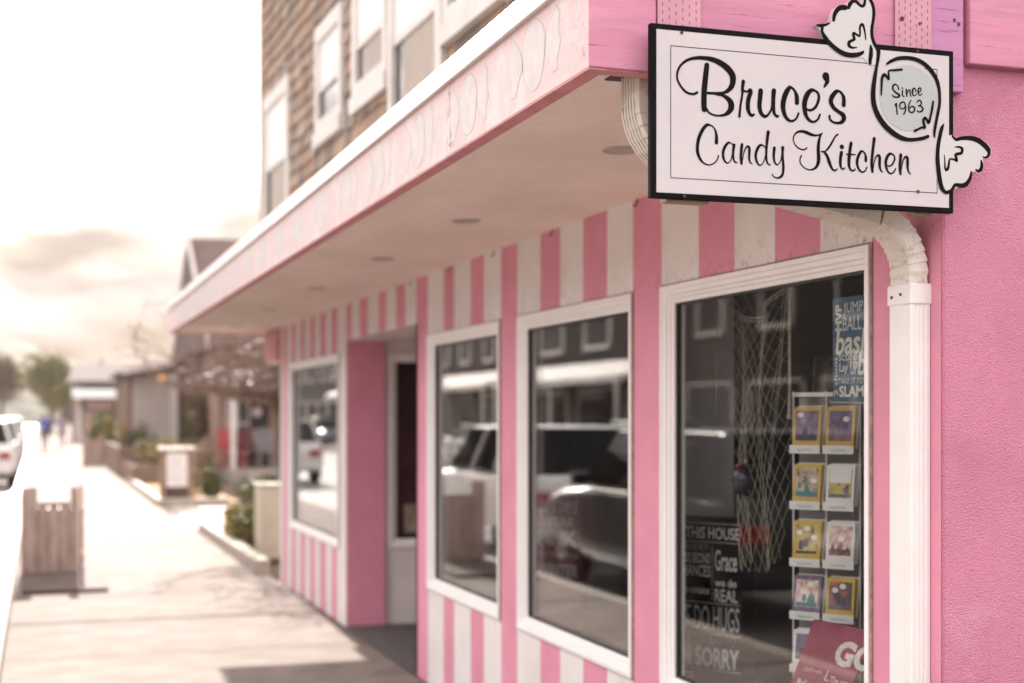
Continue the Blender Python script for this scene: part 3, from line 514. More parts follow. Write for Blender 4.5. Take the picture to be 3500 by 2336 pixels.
# windows
prof = [(0, 2.204), (0, 2.187), (.016, 2.1855), (.0195, 2.1935), (.033, 2.196), (.037, 2.2055), (.046, 2.207), (.050, 2.2155), (.063, 2.2185), (.063, 2.26)]
def rect_loop(y0, y1, z0, z1, w_, x): return [(x, y0 + w_, z0 + w_), (x, y1 - w_, z0 + w_), (x, y1 - w_, z1 - w_), (x, y0 + w_, z1 - w_)]
for wi, (a, c) in enumerate(WINS):
    pn = MB(); pn.box(2.2325, 2.2375, a + .055, c - .055, WZ0 + .055, WZ1 - .055)
    win = pn.build('window', SHOPGLASS, shop)
    p2_ = MB(); p2_.box(2.2495, 2.2545, a + .055, c - .055, WZ0 + .055, WZ1 - .055); wi and p2_.build('added_inner_pane', SHOPGLASS, win)  # second pane added to strengthen reflections; the nearest window has none
    fr = MB(); fr.loft([rect_loop(a, c, WZ0, WZ1, w_, x) for w_, x in prof], cap=False)
    fr.build('frame', FRAME, win)
    gk = MB(); gk.loft([rect_loop(a, c, WZ0, WZ1, w_, x) for w_, x in [(.0635, 2.2255), (.071, 2.2255), (.071, 2.245)]], cap=False)
    gk.build('painted_reveal_strip', DARK, win)  # dark strip painting in the reveal's dark reflection along the glass edge
    ck = MB(); ck.loft([rect_loop(a, c, WZ0, WZ1, w_, x) for w_, x in [(-.007, 2.1985), (-.006, 2.1945), (-.0005, 2.1915), (-.0005, 2.1985)]], cap=False)
    ck.build('caulk', mat('dirty_caulk', (.30, .235, .19), .9, .3, 30), win)
# entrance recess
b = MB(); b.face([(2.2, 10.575, 0), (2.5, 10.575, 0), (2.5, 10.575, DZ), (2.2, 10.575, DZ)]); b.build('entrance_pilaster', PINK, shop)
b = MB()
RW = (2.535, 3.75, .585, 2.07)
for (x0, x1, z0, z1) in ((2.5, RW[0], 0, DZ), (RW[0], RW[1], 0, RW[2]), (RW[0], RW[1], RW[3], DZ), (RW[1], 4.3, 0, DZ)):
    b.face([(x0, 10.62, z0), (x1, 10.62, z0), (x1, 10.62, z1), (x0, 10.62, z1)])
b.face([(2.5, 10.575, 0), (2.5, 10.62, 0), (2.5, 10.62, DZ), (2.5, 10.575, DZ)])
b.face([(2.2, 8.477, DZ), (4.3, 8.477, DZ), (4.3, 10.62, DZ), (2.2, 10.62, DZ)])
b.build('entrance_wall', CREAM, shop)
b = MB(); b.box(2.36, 4.3, 8.40, 8.477, 0, DZ); b.build('entrance_jamb', PINK, shop)
b = MB(); b.box(2.2, 2.36, 8.44, 8.4765, 0, DZ); b.build('entrance_jamb', PINK, shop)
pn = MB(); pn.box(RW[0] + .05, RW[1] - .05, 10.64, 10.645, RW[2] + .05, RW[3] - .05); rw = pn.build('window', SHOPGLASS, shop)
fr = MB(); fr.loft([[(RW[0] + w_, y, RW[2] + w_), (RW[1] - w_, y, RW[2] + w_), (RW[1] - w_, y, RW[3] - w_), (RW[0] + w_, y, RW[3] - w_)] for w_, y in [(0, 10.625), (0, 10.60), (.02, 10.598), (.055, 10.615), (.065, 10.62), (.065, 10.66)]], cap=False); fr.build('frame', FRAME, rw)
b = MB(); b.box(4.22, 4.30, 8.5, 10.6, .0, DZ); dr = b.build('door', mat('shop_door', (.52, .48, .45), .5), shop)
b = MB(); b.box(4.205, 4.219, 8.85, 9.65, .85, 1.95); b.build('door_pane', PANEDARK, dr)
b = MB(); b.box(2.2, 4.22, 8.48, 10.57, -.05, .006); b.build('entrance_floor', mat('entrance_mat', (.085, .075, .07), .85, .2, 20, bump=.4, bscale=120), shop)
# rooms behind the glass
b = MB()
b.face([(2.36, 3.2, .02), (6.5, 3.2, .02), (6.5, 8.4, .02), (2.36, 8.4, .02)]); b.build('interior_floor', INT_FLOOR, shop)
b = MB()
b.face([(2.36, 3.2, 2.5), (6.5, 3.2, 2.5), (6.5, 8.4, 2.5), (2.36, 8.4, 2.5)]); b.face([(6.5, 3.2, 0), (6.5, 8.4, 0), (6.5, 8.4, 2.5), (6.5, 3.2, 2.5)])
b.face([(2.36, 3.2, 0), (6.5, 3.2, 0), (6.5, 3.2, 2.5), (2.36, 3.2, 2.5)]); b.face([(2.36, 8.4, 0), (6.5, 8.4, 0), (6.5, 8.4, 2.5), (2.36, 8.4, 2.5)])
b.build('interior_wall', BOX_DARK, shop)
b = MB()
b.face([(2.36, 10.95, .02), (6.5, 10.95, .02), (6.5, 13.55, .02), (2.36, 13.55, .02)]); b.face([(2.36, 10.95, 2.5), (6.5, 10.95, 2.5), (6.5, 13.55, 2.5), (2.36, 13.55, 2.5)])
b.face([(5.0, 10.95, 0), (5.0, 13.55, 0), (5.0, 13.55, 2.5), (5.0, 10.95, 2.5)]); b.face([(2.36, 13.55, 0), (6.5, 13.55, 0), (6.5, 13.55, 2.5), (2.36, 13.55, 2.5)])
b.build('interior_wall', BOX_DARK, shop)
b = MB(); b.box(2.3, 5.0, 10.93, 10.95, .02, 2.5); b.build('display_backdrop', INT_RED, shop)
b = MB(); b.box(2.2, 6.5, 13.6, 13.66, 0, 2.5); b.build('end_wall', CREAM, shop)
b = MB(); b.box(2.165, 2.40, 13.66, 14.42, 2.13, 2.43); b.build('beam_end', FASCIABOT, shop)
# display shelf just inside the windows
b = MB(); b.box(2.37, 2.95, 3.25, 8.35, .40, .46); b.build('display_shelf', mat('display_shelf_wood', (.14, .09, .07), .6, .2, 5), shop)

# canopy ---------------------------------------------------------------
CX, CY0, CY1 = 1.22, 3.10, 14.5
ZB, ZS, ZF, ZT = 2.414, 2.436, 2.642, 2.708
for (y0, y1) in ((CY0, 4.281), (4.287, 7.90), (7.903, 11.2), (11.203, CY1)):
    b = MB(); b.box(CX, CX + .032, y0, y1, ZB, ZF); fb = b.build('fascia_board', FASCIA, shop, bevel=.003)
    u_ = MB(); u_.box(CX + .001, CX + .046, y0 + .001, y1, ZB - .004, ZB); u_.build('drip_edge', FASCIABOT, fb)
b = MB(); b.box(CX - .012, CX + .04, CY0 - .012, 3.853, ZF, ZT); b.build('flashing', WHITEMETAL, shop, bevel=.004)
b = MB(); b.box(CX - .012, CX + .04, 3.857, CY1 + .01, ZF, ZT); b.build('flashing', WHITEMETAL, shop, bevel=.004)
b = MB(); b.box(CX - .017, CX - .012, CY0 - .012, CY1 + .01, ZF - .004, ZF + .012); b.build('flashing_lip', WHITEMETAL, shop)
b = MB(); b.box(CX + .032, 3.6, CY0 + .035, CY1, ZS, 2.60); b.build('soffit', SOFFIT, shop)
b = MB(); b.box(CX + .04, 3.0, CY0 + .03, CY1, ZF - .03, ZT - .01); b.build('canopy_roof', mat('roof_felt', (.30, .28, .26), .9), shop)
b = MB(); b.box(CX, 4.0, CY1, CY1 + .03, ZB, ZF); b.build('fascia_board', FASCIA, shop)
# board ends: the face of the canopy towards the camera
b = MB(); b.box(CX + .0005, 1.392, CY0 - .003, CY0 + .034, ZB + .001, 2.95); b.build('end_board', BOARDPINK, shop, bevel=.003)
b = MB(); b.box(1.395, 2.098, CY0 + .001, CY0 + .034, ZB + .003, 2.95); b.build('end_board', BOARDPINK, shop, bevel=.003)
b = MB(); b.box(2.101, 2.253, CY0 - .001, CY0 + .030, 2.428, 2.95); b.build('end_board', BOARDPURP, shop, bevel=.003)
b = MB(); b.box(CX + .02, 2.19, CY0 + .004, CY0 + .052, ZB - .003, ZB + .002); b.build('drip_edge', FASCIABOT, shop)
PLATE = mat('painted_nail_plate', (.60, .29, .36), .45, .08, 8, metallic=.0)
for (x0, x1) in ((1.394, 1.506), (2.046, 2.153)):
    b = MB(); b.box(x0, x1, CY0 - .0062, CY0 - .0042, 2.46, 2.93); pl = b.build('nail_plate', PLATE, shop, bevel=.0006)
    s_ = MB(); yy = CY0 - .0066
    for i in range(6):
        for j in range(24):
            xx = x0 + .012 + i * (x1 - x0 - .024) / 5; zz = 2.475 + j * .0195 + (.0098 if i % 2 else 0) + RNG.uniform(-.001, .001)
            s_.box(xx - .0008, xx + .0008, yy, yy + .0005, zz, zz + .0085)
    tag(s_.build('tooth_slots', mat('slot_dark', (.10, .03, .05), .8), pl), kind='stuff')
for (x, z, rr) in ((2.066, 2.60, .006), (2.118, 2.592, .004), (2.066, 2.70, .004)):
    b = MB(); b.lathe([(0.0001, CY0 - .008), (rr, CY0 - .0078), (rr, CY0 - .0062), (.0001, CY0 - .006)], (x, 0, z), 10, 'Y'); b.build('rusty_nail', RUST, shop)
for (x, z) in ((2.225, 2.612), (2.238, 2.602), (1.74, 2.66)):
    b = MB(); b.lathe([(.0001, CY0 - .003), (.004, CY0 - .0028), (.004, CY0 - .001), (.0001, CY0 - .0009)], (x, 0, z), 8, 'Y'); b.build('nail_hole', DARK, shop)
# faded candy shapes painted along the fascia
DEC = mat('faded_grey_paint', (.60, .56, .545), .6, .06, 14, bump=.3, bscale=40)
grime_or_shade(DEC, (.67, .58, .565), 12, .54, .66, .6)
DECL = mat('faded_grey_outline', (.53, .45, .43), .6, .1, 20)
for k in range(18):
    yc = 3.49 + .592 * k; zc_ = 2.532 + RNG.uniform(-.004, .004)
    def blob(ry, rz, n=22, ph=0): return [(yc + ry * math.cos(t) * (1 + .06 * math.sin(3 * t + k)), zc_ + rz * math.sin(t) * (1 + .05 * math.sin(2 * t + k))) for t in [2 * math.pi * i / n for i in range(n)]]
    def fan(s): return [(yc + s * .092, zc_ + .012), (yc + s * .125, zc_ + .05), (yc + s * .168, zc_ + .082), (yc + s * .196, zc_ + .06), (yc + s * .186, zc_ + .02), (yc + s * .205, zc_ - .012), (yc + s * .176, zc_ - .05), (yc + s * .185, zc_ - .074), (yc + s * .150, zc_ - .078), (yc + s * .112, zc_ - .035), (yc + s * .09, zc_ - .016)]
    b = MB(); c_ = None
    for pl in (blob(.088, .092), fan(1), fan(-1)):
        my = sum(q[0] for q in pl) / len(pl); mz = sum(q[1] for q in pl) / len(pl)
        b.cur = 1; b.face([(CX - .0003, my + (y - my) * 1.07, mz + (z - mz) * 1.05) for y, z in pl])
        b.cur = 0; b.face([(CX - .0006, y, z) for y, z in pl])
    oo = b.build('faded_candy', [DEC, DECL], shop)
# recessed lights, hooks
for i, y in enumerate((4.14, 5.86, 7.43, 9.3, 11.31, 13.3)):
    x = 1.74
    b = MB(); b.lathe([(.035, ZS - .002), (.058, ZS - .006), (.062, ZS - .003), (.062, ZS + .0), (.036, ZS + .0)], (x, y, 0), 24); rl = b.build('recessed_light', mat('light_trim', (.45, .38, .33), .4, .05), shop)
    b = MB(); b.lathe([(.0001, ZS - .0015), (.034, ZS - .0015), (.034, ZS - .0005), (.0001, ZS - .0005)], (x, y, 0), 20); b.build('lamp_lens', mat('lamp_lens_off', (.16, .13, .12), .3), rl)
for y in (5.06, 6.02, 6.88, 8.58, 7.7):
    b = MB(); b.tube([(2.193, y, 2.436), (2.190, y, 2.415), (2.182, y, 2.404), (2.176, y, 2.412)], .0028, 6); b.build('hook', DARK, shop)

# ------------------------------------------------------------------ downspout
ds = thing('downspout', 'white corrugated rectangular downspout elbowing from soffit to the shop corner', 'downspout', (2.17, 3.21, 0), world=True)
def rect_tube(b, path, wy, wn, rib=0.0, ridge=False):
    """rectangular pipe swept in the plane Y=const; path = (x, z); wy = width along Y, wn = depth"""
    secs = []
    yc = 3.2145
    for i, (x, z) in enumerate(path):
        d = Vector((path[min(i + 1, len(path) - 1)][0] - path[max(i - 1, 0)][0], path[min(i + 1, len(path) - 1)][1] - path[max(i - 1, 0)][1])).normalized()
        n_ = Vector((-d.y, d.x)); k = 1 + (rib if i % 3 == 2 else (rib * .5 if i % 3 == 1 else 0))
        hw, hn = wy / 2 * k, wn / 2 * k; ch = .007
        sec = []
        for (a_, b_) in ((-hw + ch, -hn), (hw - ch, -hn), (hw, -hn + ch), (hw, hn - ch), (hw - ch, hn), (-hw + ch, hn), (-hw, hn - ch), (-hw, -hn + ch)):
            sec.append((x + n_.x * b_, yc + a_, z + n_.y * b_))
        secs.append(sec)
    b.loft(secs); return b
def arc_path(cx_, cz_, r, a0, a1, n): return [(cx_ + r * math.cos(R(a0 + (a1 - a0) * i / n)), cz_ + r * math.sin(R(a0 + (a1 - a0) * i / n))) for i in range(n + 1)]
def fold_path(cx_, cz_, r, a0, a1, n):
    o = []
    for i in range(n):
        for f_ in (.03, .5, .97): a = a0 + (a1 - a0) * (i + f_) / n; o.append((cx_ + r * math.cos(R(a)), cz_ + r * math.sin(R(a))))
    return o
# first elbow, out of the soffit and round towards the wall
p1 = [(1.402, 2.47), (1.402, 2.42), (1.402, 2.365)] + fold_path(1.542, 2.36, .14, 180, 253, 7)
b = MB(); rect_tube(b, p1, .095, .062, .07); b.build('upper_elbow', PIPEDIRTY, ds, smooth=False)
# dark sheet on the soffit, painting in the shade of the gap round the pipe
b = MB(); b.box(1.335, 1.475, 3.150, 3.285, ZS - .0035, ZS - .001); b.build('soffit_gap_shade', DARK, ds)
b = MB()
for k in range(5):
    yk = -.034 + .017 * k; secs = []
    for i, (x, z) in enumerate(p1):
        d = Vector((p1[min(i + 1, len(p1) - 1)][0] - p1[max(i - 1, 0)][0], p1[min(i + 1, len(p1) - 1)][1] - p1[max(i - 1, 0)][1])).normalized(); q = Vector((d.y, -d.x)) * .0345
        secs.append((x + q.x, 3.2145 + yk, z + q.y))
    b.tube(secs, .0032, 5)
b.build('flutes', PIPEDIRTY, ds, smooth=True)
# diagonal run
b = MB(); rect_tube(b, [(1.495, 2.228), (2.055, 2.068 + .045)], .094, .060); b.build('sloping_pipe', PIPEDIRTY, ds, bevel=.002)
# second elbow down the wall
p2 = fold_path(2.02, 1.972, .148, 74, 0, 8) + [(2.168, 1.96), (2.168, 1.94)]
b = MB(); rect_tube(b, p2, .096, .056, .075); b.build('lower_elbow', PIPEDIRTY, ds, smooth=False)
b = MB(); b.box(2.1362, 2.203, 3.1612, 3.2688, 1.888, 1.942); st = b.build('strap', PIPE, ds, bevel=.004)
for (y, z) in ((3.245, 1.91), (3.205, 1.915)):
    s_ = MB(); s_.lathe([(.0001, 2.1335), (.004, 2.1338), (.0045, 2.136), (.0001, 2.1365)], (0, y, z), 10, 'X'); s_.build('rusty_screw', RUST, st)
b = MB()   # fluted vertical pipe
sec = []
x0, x1, y0, y1 = 2.140, 2.198, 3.165, 3.265
pts = [(x0, y1)]
for i in range(1): pass
pts = [(x0 + .004, y1), (x0, y1 - .004), (x0, y0 + .030)]
for i in range(3):
    ya = y0 + .030 - i * .009; pts += [(x0 + .0035, ya - .002), (x0 + .0035, ya - .004), (x0, ya - .006), (x0, ya - .009)]
pts += [(x0 + .004, y0)]
for i in range(3):
    xa = x0 + .012 + i * .013; pts += [(xa, y0), (xa + .003, y0 + .003), (xa + .006, y0 + .003), (xa + .009, y0)]
pts += [(x1, y0), (x1, y1)]
b.loft([[(x, y, z) for x, y in pts] for z in (-.0, 1.93)]); b.build('vertical_pipe', PIPE, ds)

# ------------------------------------------------------------------ hanging sign
sg = thing('shop_sign', 'white rectangular shop sign with black script lettering and a wrapped candy', 'sign', (1.766, 3.04, 2.107), world=True)
FR = (Vector((1.352, 3.04, 2.107)), Vector((1, 0, 0)), Vector((0, 0, 1)), Vector((0, -1, 0)))
b = MB(); b.box(1.352, 2.180, 3.04, 3.058, 2.107, 2.514); b.build('board', BLACK, sg, bevel=.0015)
b = MB(); b.box(1.366, 2.166, 3.0388, 3.0398, 2.1198, 2.500); b.build('face_panel', SIGNWHITE, sg)
b = MB()
lw = .0009; x0, x1, z0, z1 = 1.352 + .0498, 1.352 + .7787, 2.107 + .0482, 2.107 + .3570
for (a_, b_, c_, d_) in ((x0 - lw, x1 + lw, z0 - lw, z0 + lw), (x0 - lw, 1.352 + .60, z1 - lw, z1 + lw), (1.352 + .742, x1 + lw, z1 - lw, z1 + lw), (x0 - lw, x0 + lw, z0 + lw, z1 - lw), (x1 - lw, x1 + lw, z1 - .033, z1 - lw), (x1 - lw, x1 + lw, z0 + lw, 2.107 + .12)):
    b.face([(a_, 3.0384, c_), (b_, 3.0384, c_), (b_, 3.0384, d_), (a_, 3.0384, d_)])
b.build('border_line', BLACK, sg)
for nm in ('plate_top', 'plate_right'):
    b = MB(); b.prism([(1.352 + x * .001, 3.0372, 2.107 + z * .001) for x, z in POLYS[nm]], (0, .018, 0)); b.build('candy_wrapper_plate', SIGNPLATE, sg)
b = MB(); b.face([(1.352 + x * .001, 3.0380, 2.107 + z * .001) for x, z in POLYS['disc']]); b.build('candy_disc', SIGNDISC, sg)
for k in ('bruces', 'candy', 'kitchen', 'since'):
    strokes_mesh('lettering', STROKES[k], FR, BLACK, sg, lift=.0018 if k != 'since' else .0025, fat=1.06)
for k in ('wrapper_top', 'candy_round', 'wrapper_right'):
    strokes_mesh('candy_outline', STROKES[k], FR, BLACK, sg, lift=.0031, fat=1.04)
for (x, z, rr) in ((2.075, 2.156, .0042), (1.430, 2.497, .004), (1.437, 2.114, .004), (2.074, 2.505, .0035)):
    b = MB(); b.lathe([(.0001, 3.0362), (rr, 3.0366), (rr, 3.0385), (.0001, 3.039)], (x, 0, z), 10, 'Y'); b.build('screw', RUST, sg)
for x in (1.42, 2.10):
    b = MB(); b.box(x - .02, x + .09 if x < 2 else x + .03, 3.0582, 3.0930, 2.102, 2.50); b.build('mounting_batten', mat('batten_wood', (.33, .24, .17), .8), sg)

# ------------------------------------------------------------------ shingled storey above the shop
up = thing('shingled_storey', 'brown cedar shingled upper storey with white framed windows above the canopy', 'building', (2.12, 14.2, 2.6), world=True)
ua = R(1.9); UD = Vector((math.sin(ua), -math.cos(ua), 0)); UP0 = Vector((2.12, 14.2, 0)); UN = Vector((-math.cos(ua), -math.sin(ua), 0))
def ub(b, t0, t1, z0, z1, d0, d1): return b.obox(UP0 + UD * t0 + UN * d0 + Vector((0, 0, z0)), UD * (t1 - t0), UN * (d1 - d0), Vector((0, 0, z1 - z0)))
b = MB(); ub(b, 0, 11, 2.6, 7.2, -4.0, 0); b.build('sheathing', mat('sheathing', (.12, .08, .06), .9), up)
b = MB(); ub(b, -.02, .09, 2.62, 7.2, 0, .035); b.build('corner_board', SHINGLE[1], up)
UW = [(.20, 1.41, 3.0, 4.68, 3.97), (2.54, 3.46, 3.81, 4.78, 4.25), (3.80, 4.77, 3.84, 5.3, 4.30), (4.81, 5.99, 2.9, 5.5, 4.085), (6.04, 7.10, 3.81, 5.4, 4.6)]
cand = []
zrow = 2.68; row = 0
while zrow < 7.0:
    t = .09 - RNG.uniform(0, .1)
    while t < 10.9:
        wd = RNG.uniform(.08, .17); t0, t1 = max(t, .09), min(t + wd, 10.95); t += wd + .013
        if t1 - t0 < .03: continue
        z0, z1 = zrow + RNG.uniform(-.018, .014), zrow + .165
        if any(a - .02 < (t0 + t1) / 2 < c + .02 and zz0 < (z0 + z1) / 2 - .02 < zz1 + .0 for a, c, zz0, zz1, _ in UW): continue
        cand.append((t0, t1, z0, z1, row))
    zrow += .135; row += 1
def vis(q):
    t0, t1, z0, z1, _ = q; p = UP0 + UD * ((t0 + t1) / 2); zz = (z0 + z1) / 2
    dep = p.x * .3156 + p.y * .9489; u_ = 1174.5 + 3262 * (p.x * .9489 - p.y * .3156) / dep; v_ = 953 - 3262 * (zz - 1.6) / dep
    lim = (155 + (1355 - u_) * .632) - 205 * (u_ - 90) / 1265 * 1.0
    return (-30 < v_ < lim + 40, (t1 - t0) / dep)
cand.sort(key=lambda q: (not vis(q)[0], -vis(q)[1]))
unit = MB(); unit.loft([[(0, 0, 0), (1, 0, 0), (1, .026, 0), (0, .026, 0)], [(0, 0, 1), (1, 0, 1), (1, .004, 1), (0, .004, 1)]])
protos = []
for k in range(4):
    me = unit.build('shingle', SHINGLE[k], None).data; protos.append(me)
for o in [o for o in COL.objects if o.name.startswith('shingle') and o.parent is None and o.type == 'MESH']: bpy.data.objects.remove(o)
rest = MB()
M3 = Matrix((UD, UN, Vector((0, 0, 1)))).transposed().to_4x4()
for i, q in enumerate(cand):
    t0, t1, z0, z1, rw_ = q; k = int(RNG.choice(4, p=[.42, .26, .17, .15]))
    base = UP0 + UD * t0 + UN * (.004 + RNG.uniform(0, .004)) + Vector((0, 0, z0))
    if i < 300:
        o = bpy.data.objects.new('shingle', protos[k]); COL.objects.link(o); adopt(o, up)
        o.matrix_basis = Matrix.Translation(base) @ M3 @ Matrix.Diagonal((t1 - t0, 1, z1 - z0, 1))
    else:
        rest.cur = k; a_ = UD * (t1 - t0); n1 = UN * .026; n2 = UN * .004; h_ = Vector((0, 0, z1 - z0))
        rest.loft([[base, base + a_, base + a_ + n1, base + n1], [base + h_, base + a_ + h_, base + a_ + h_ + n2, base + h_ + n2]])
tag(rest.build('shingles', SHINGLE, up), kind='stuff')
for (a_, c_, z0, z1, zm) in UW:
    p_ = MB(); ub(p_, a_ + .11, c_ - .11, z0 + .2, zm, .0, .012); wn = p_.build('window', PANEDARK, up)
    t_ = MB()
    for (q0, q1, r0, r1) in ((a_, a_ + .10, z0, z1), (c_ - .10, c_, z0, z1), (a_ + .10, c_ - .10, z1 - .13, z1), (a_ + .10, c_ - .10, z0 + .10, z0 + .19)): ub(t_, q0, q1, r0, r1, .002, .045)
    ub(t_, a_ - .01, c_ + .01, z0 - .02, z0 + .10, .002, .065)
    ub(t_, a_ + .10, c_ - .10, zm - .02, zm + .03, .002, .03)
    t_.build('frame', TRIM, wn)
    s_ = MB(); ub(s_, a_ + .10, c_ - .10, zm + .03, z1 - .13, .002, .02); s_.build('blind', BLIND, wn)
    if c_ - a_ > .95:
        s_ = MB(); ub(s_, a_ + .30, c_ - .10, z0 + .19, zm - .02, .0125, .016); s_.build('curtain', CURTAIN, wn)
b = MB(); ub(b, 5.985, 6.03, 2.9, 5.5, .002, .05); b.build('corner_board', TRIM, up)
# ------------------------------------------------------------------ things in the shop windows
# frame for things parallel to the glass, seen from the street: right = -Y
rF, uF, nF = Vector((0, -1, 0)), Vector((0, 0, 1)), Vector((-1, 0, 0))
BLUE = mat('blue_word_sign', (.026, .082, .150), .55, .15, 20)
BONE = mat('bone_print', (.62, .60, .52), .6, .12, 40)
ws = thing('word_art_sign', 'blue word art sign about ball games hung high in the nearest window', 'sign', (2.33, 3.65, 1.642), world=True)
b = MB(); b.box(2.3205, 2.334, 3.47, 3.845, 1.640, 1.958); b.build('panel', BLUE, ws, bevel=.001)
b = MB()
def wt(s, yl, yr, z0, z1, bold=0.0, shear=0.0, up=False):
    if up: add_text(b, s, (2.3205, yr, z0), (0, 0, 1), (0, 1, 0), nF, z1 - z0, yl - yr, bold=bold)
    else: add_text(b, s, (2.3205, yl, z0), rF, uF, nF, yl - yr, z1 - z0, bold=bold, shear=shear)
wt('MVP', 3.829, 3.792, 1.857, 1.938, .03, up=True); wt('JUMP', 3.784, 3.675, 1.900, 1.941); wt('BALL', 3.786, 3.683, 1.856, 1.898)
wt('bask', 3.829, 3.63, 1.783, 1.859, .02, .15); wt('score', 3.809, 3.709, 1.765, 1.784); wt('Lay', 3.807, 3.757, 1.724, 1.758, .02, .1); wt('UP', 3.744, 3.705, 1.722, 1.762, .02)
wt('ball', 3.703, 3.58, 1.719, 1.792, .02, .15); wt('TAKE IT TO', 3.812, 3.673, 1.694, 1.712, 0, .2); wt('SLAM', 3.807, 3.671, 1.655, 1.689, .03); wt('shoot', 3.837, 3.816, 1.691, 1.779, .01, up=True); wt('2', 3.837, 3.816, 1.659, 1.678, .01, up=True)
b.build('lettering', BONE, ws)
b = MB(); b.tube([(2.327, 3.87, 1.648), (2.322, 3.86, 1.640), (2.322, 3.7, 1.636), (2.33, 3.5, 1.636)], .003, 6); b.build('hanger_wire', mat('chrome_wire', (.62, .6, .58), .3, .05, metallic=.8), ws)

# wire grid at the near side of the window
wg = thing('wire_grid', 'white wire display grid behind the blue word sign', 'display rack', (2.52, 3.6, .46), world=True)
b = MB(); WIRE = mat('white_wire', (.66, .64, .62), .4, .05)
for y in (3.98, 3.955, 3.90, 3.84, 3.78): b.tube([(2.52, y, .46), (2.52, y, 2.3)], .0028, 6)
b.build('upright', WIRE, wg)
for z in np.arange(.62, 2.3, .072):
    b = MB(); b.tube([(2.5165, 3.98, z), (2.5165, 3.45, z)], .0025, 6); b.build('crossbar', WIRE, wg)

# card rack, turned towards the street corner
ra = R(36); cr = Vector((math.sin(ra), -math.cos(ra), 0)); cn = Vector((-math.cos(ra), -math.sin(ra), 0)); CO = Vector((2.42, 4.261, 0)); cu = Vector((0, 0, 1))
rk = thing('card_rack', 'white wire greeting card rack standing inside the nearest window', 'display rack', (2.5, 4.2, .46), world=True)
b = MB()
for k in (0, .118, .236): b.tube([CO + cr * k + cu * .46, CO + cr * k + cu * 1.68], .003, 6)
b.build('upright', WIRE, rk)
b = MB(); b.obox(CO + cu * 1.662, cr * .236, cn * .012, cu * .014); b.build('header_rail', WIRE, rk)
b = MB(); b.obox(CO - cn * .05 + cu * .46, cr * .236, cn * .004, cu * 1.2); b.build('back_panel', mat('rack_back', (.20, .18, .17), .7), rk)
rows = [(1.472, 1.628), (1.285, 1.436), (1.094, 1.247), (.917, 1.062), (.74, .88)]
YEL = mat('card_yellow', (.55, .36, .045), .5, .08, 20); WHT = mat('card_white', (.70, .68, .66), .5, .04, 20)
PURP = mat('card_purple', (.085, .055, .13), .5, 0, 30, col2=(.30, .20, .30), lo=.4, hi=.7)
SCN1 = mat('card_scene_warm', (.10, .07, .05), .5, 0, 34, col2=(.52, .42, .30), lo=.38, hi=.62)
SCN2 = mat('card_scene_pink', (.46, .22, .18), .5, 0, 38, col2=(.72, .62, .55), lo=.4, hi=.6)
SCN3 = mat('card_scene_yellow', (.50, .40, .10), .5, 0, 40, col2=(.25, .10, .10), lo=.5, hi=.62)
SCN4 = mat('card_scene_chalk', (.06, .045, .055), .5, 0, 30, col2=(.45, .16, .09), lo=.45, hi=.7)
TEAL = mat('card_teal', (.05, .20, .20), .5)
INK = mat('card_ink', (.05, .04, .05), .6)
cards = [(YEL, PURP, 'yellow bordered greeting card with a purple picture, top row left'), (YEL, PURP, 'yellow bordered greeting card with a dusk picture, top row right'),
         (YEL, SCN1, 'yellow bordered greeting card with a dark picture, second row left'), (WHT, SCN3, 'white greeting card with a long printed joke, second row right'),
         (YEL, SCN3, 'plain yellow greeting card with two speech bubbles, third row left'), (WHT, SCN2, 'white greeting card with a pinkish crowd picture, third row right'),
         (PURP, SCN2, 'purple edged greeting card with a pale picture, fourth row left'), (YEL, SCN4, 'yellow edged greeting card with a chalkboard picture, fourth row right'),
         (WHT, PURP, 'white greeting card with a small dark picture, bottom row left'), (WHT, SCN2, 'white greeting card, bottom row right behind the maroon sign')]
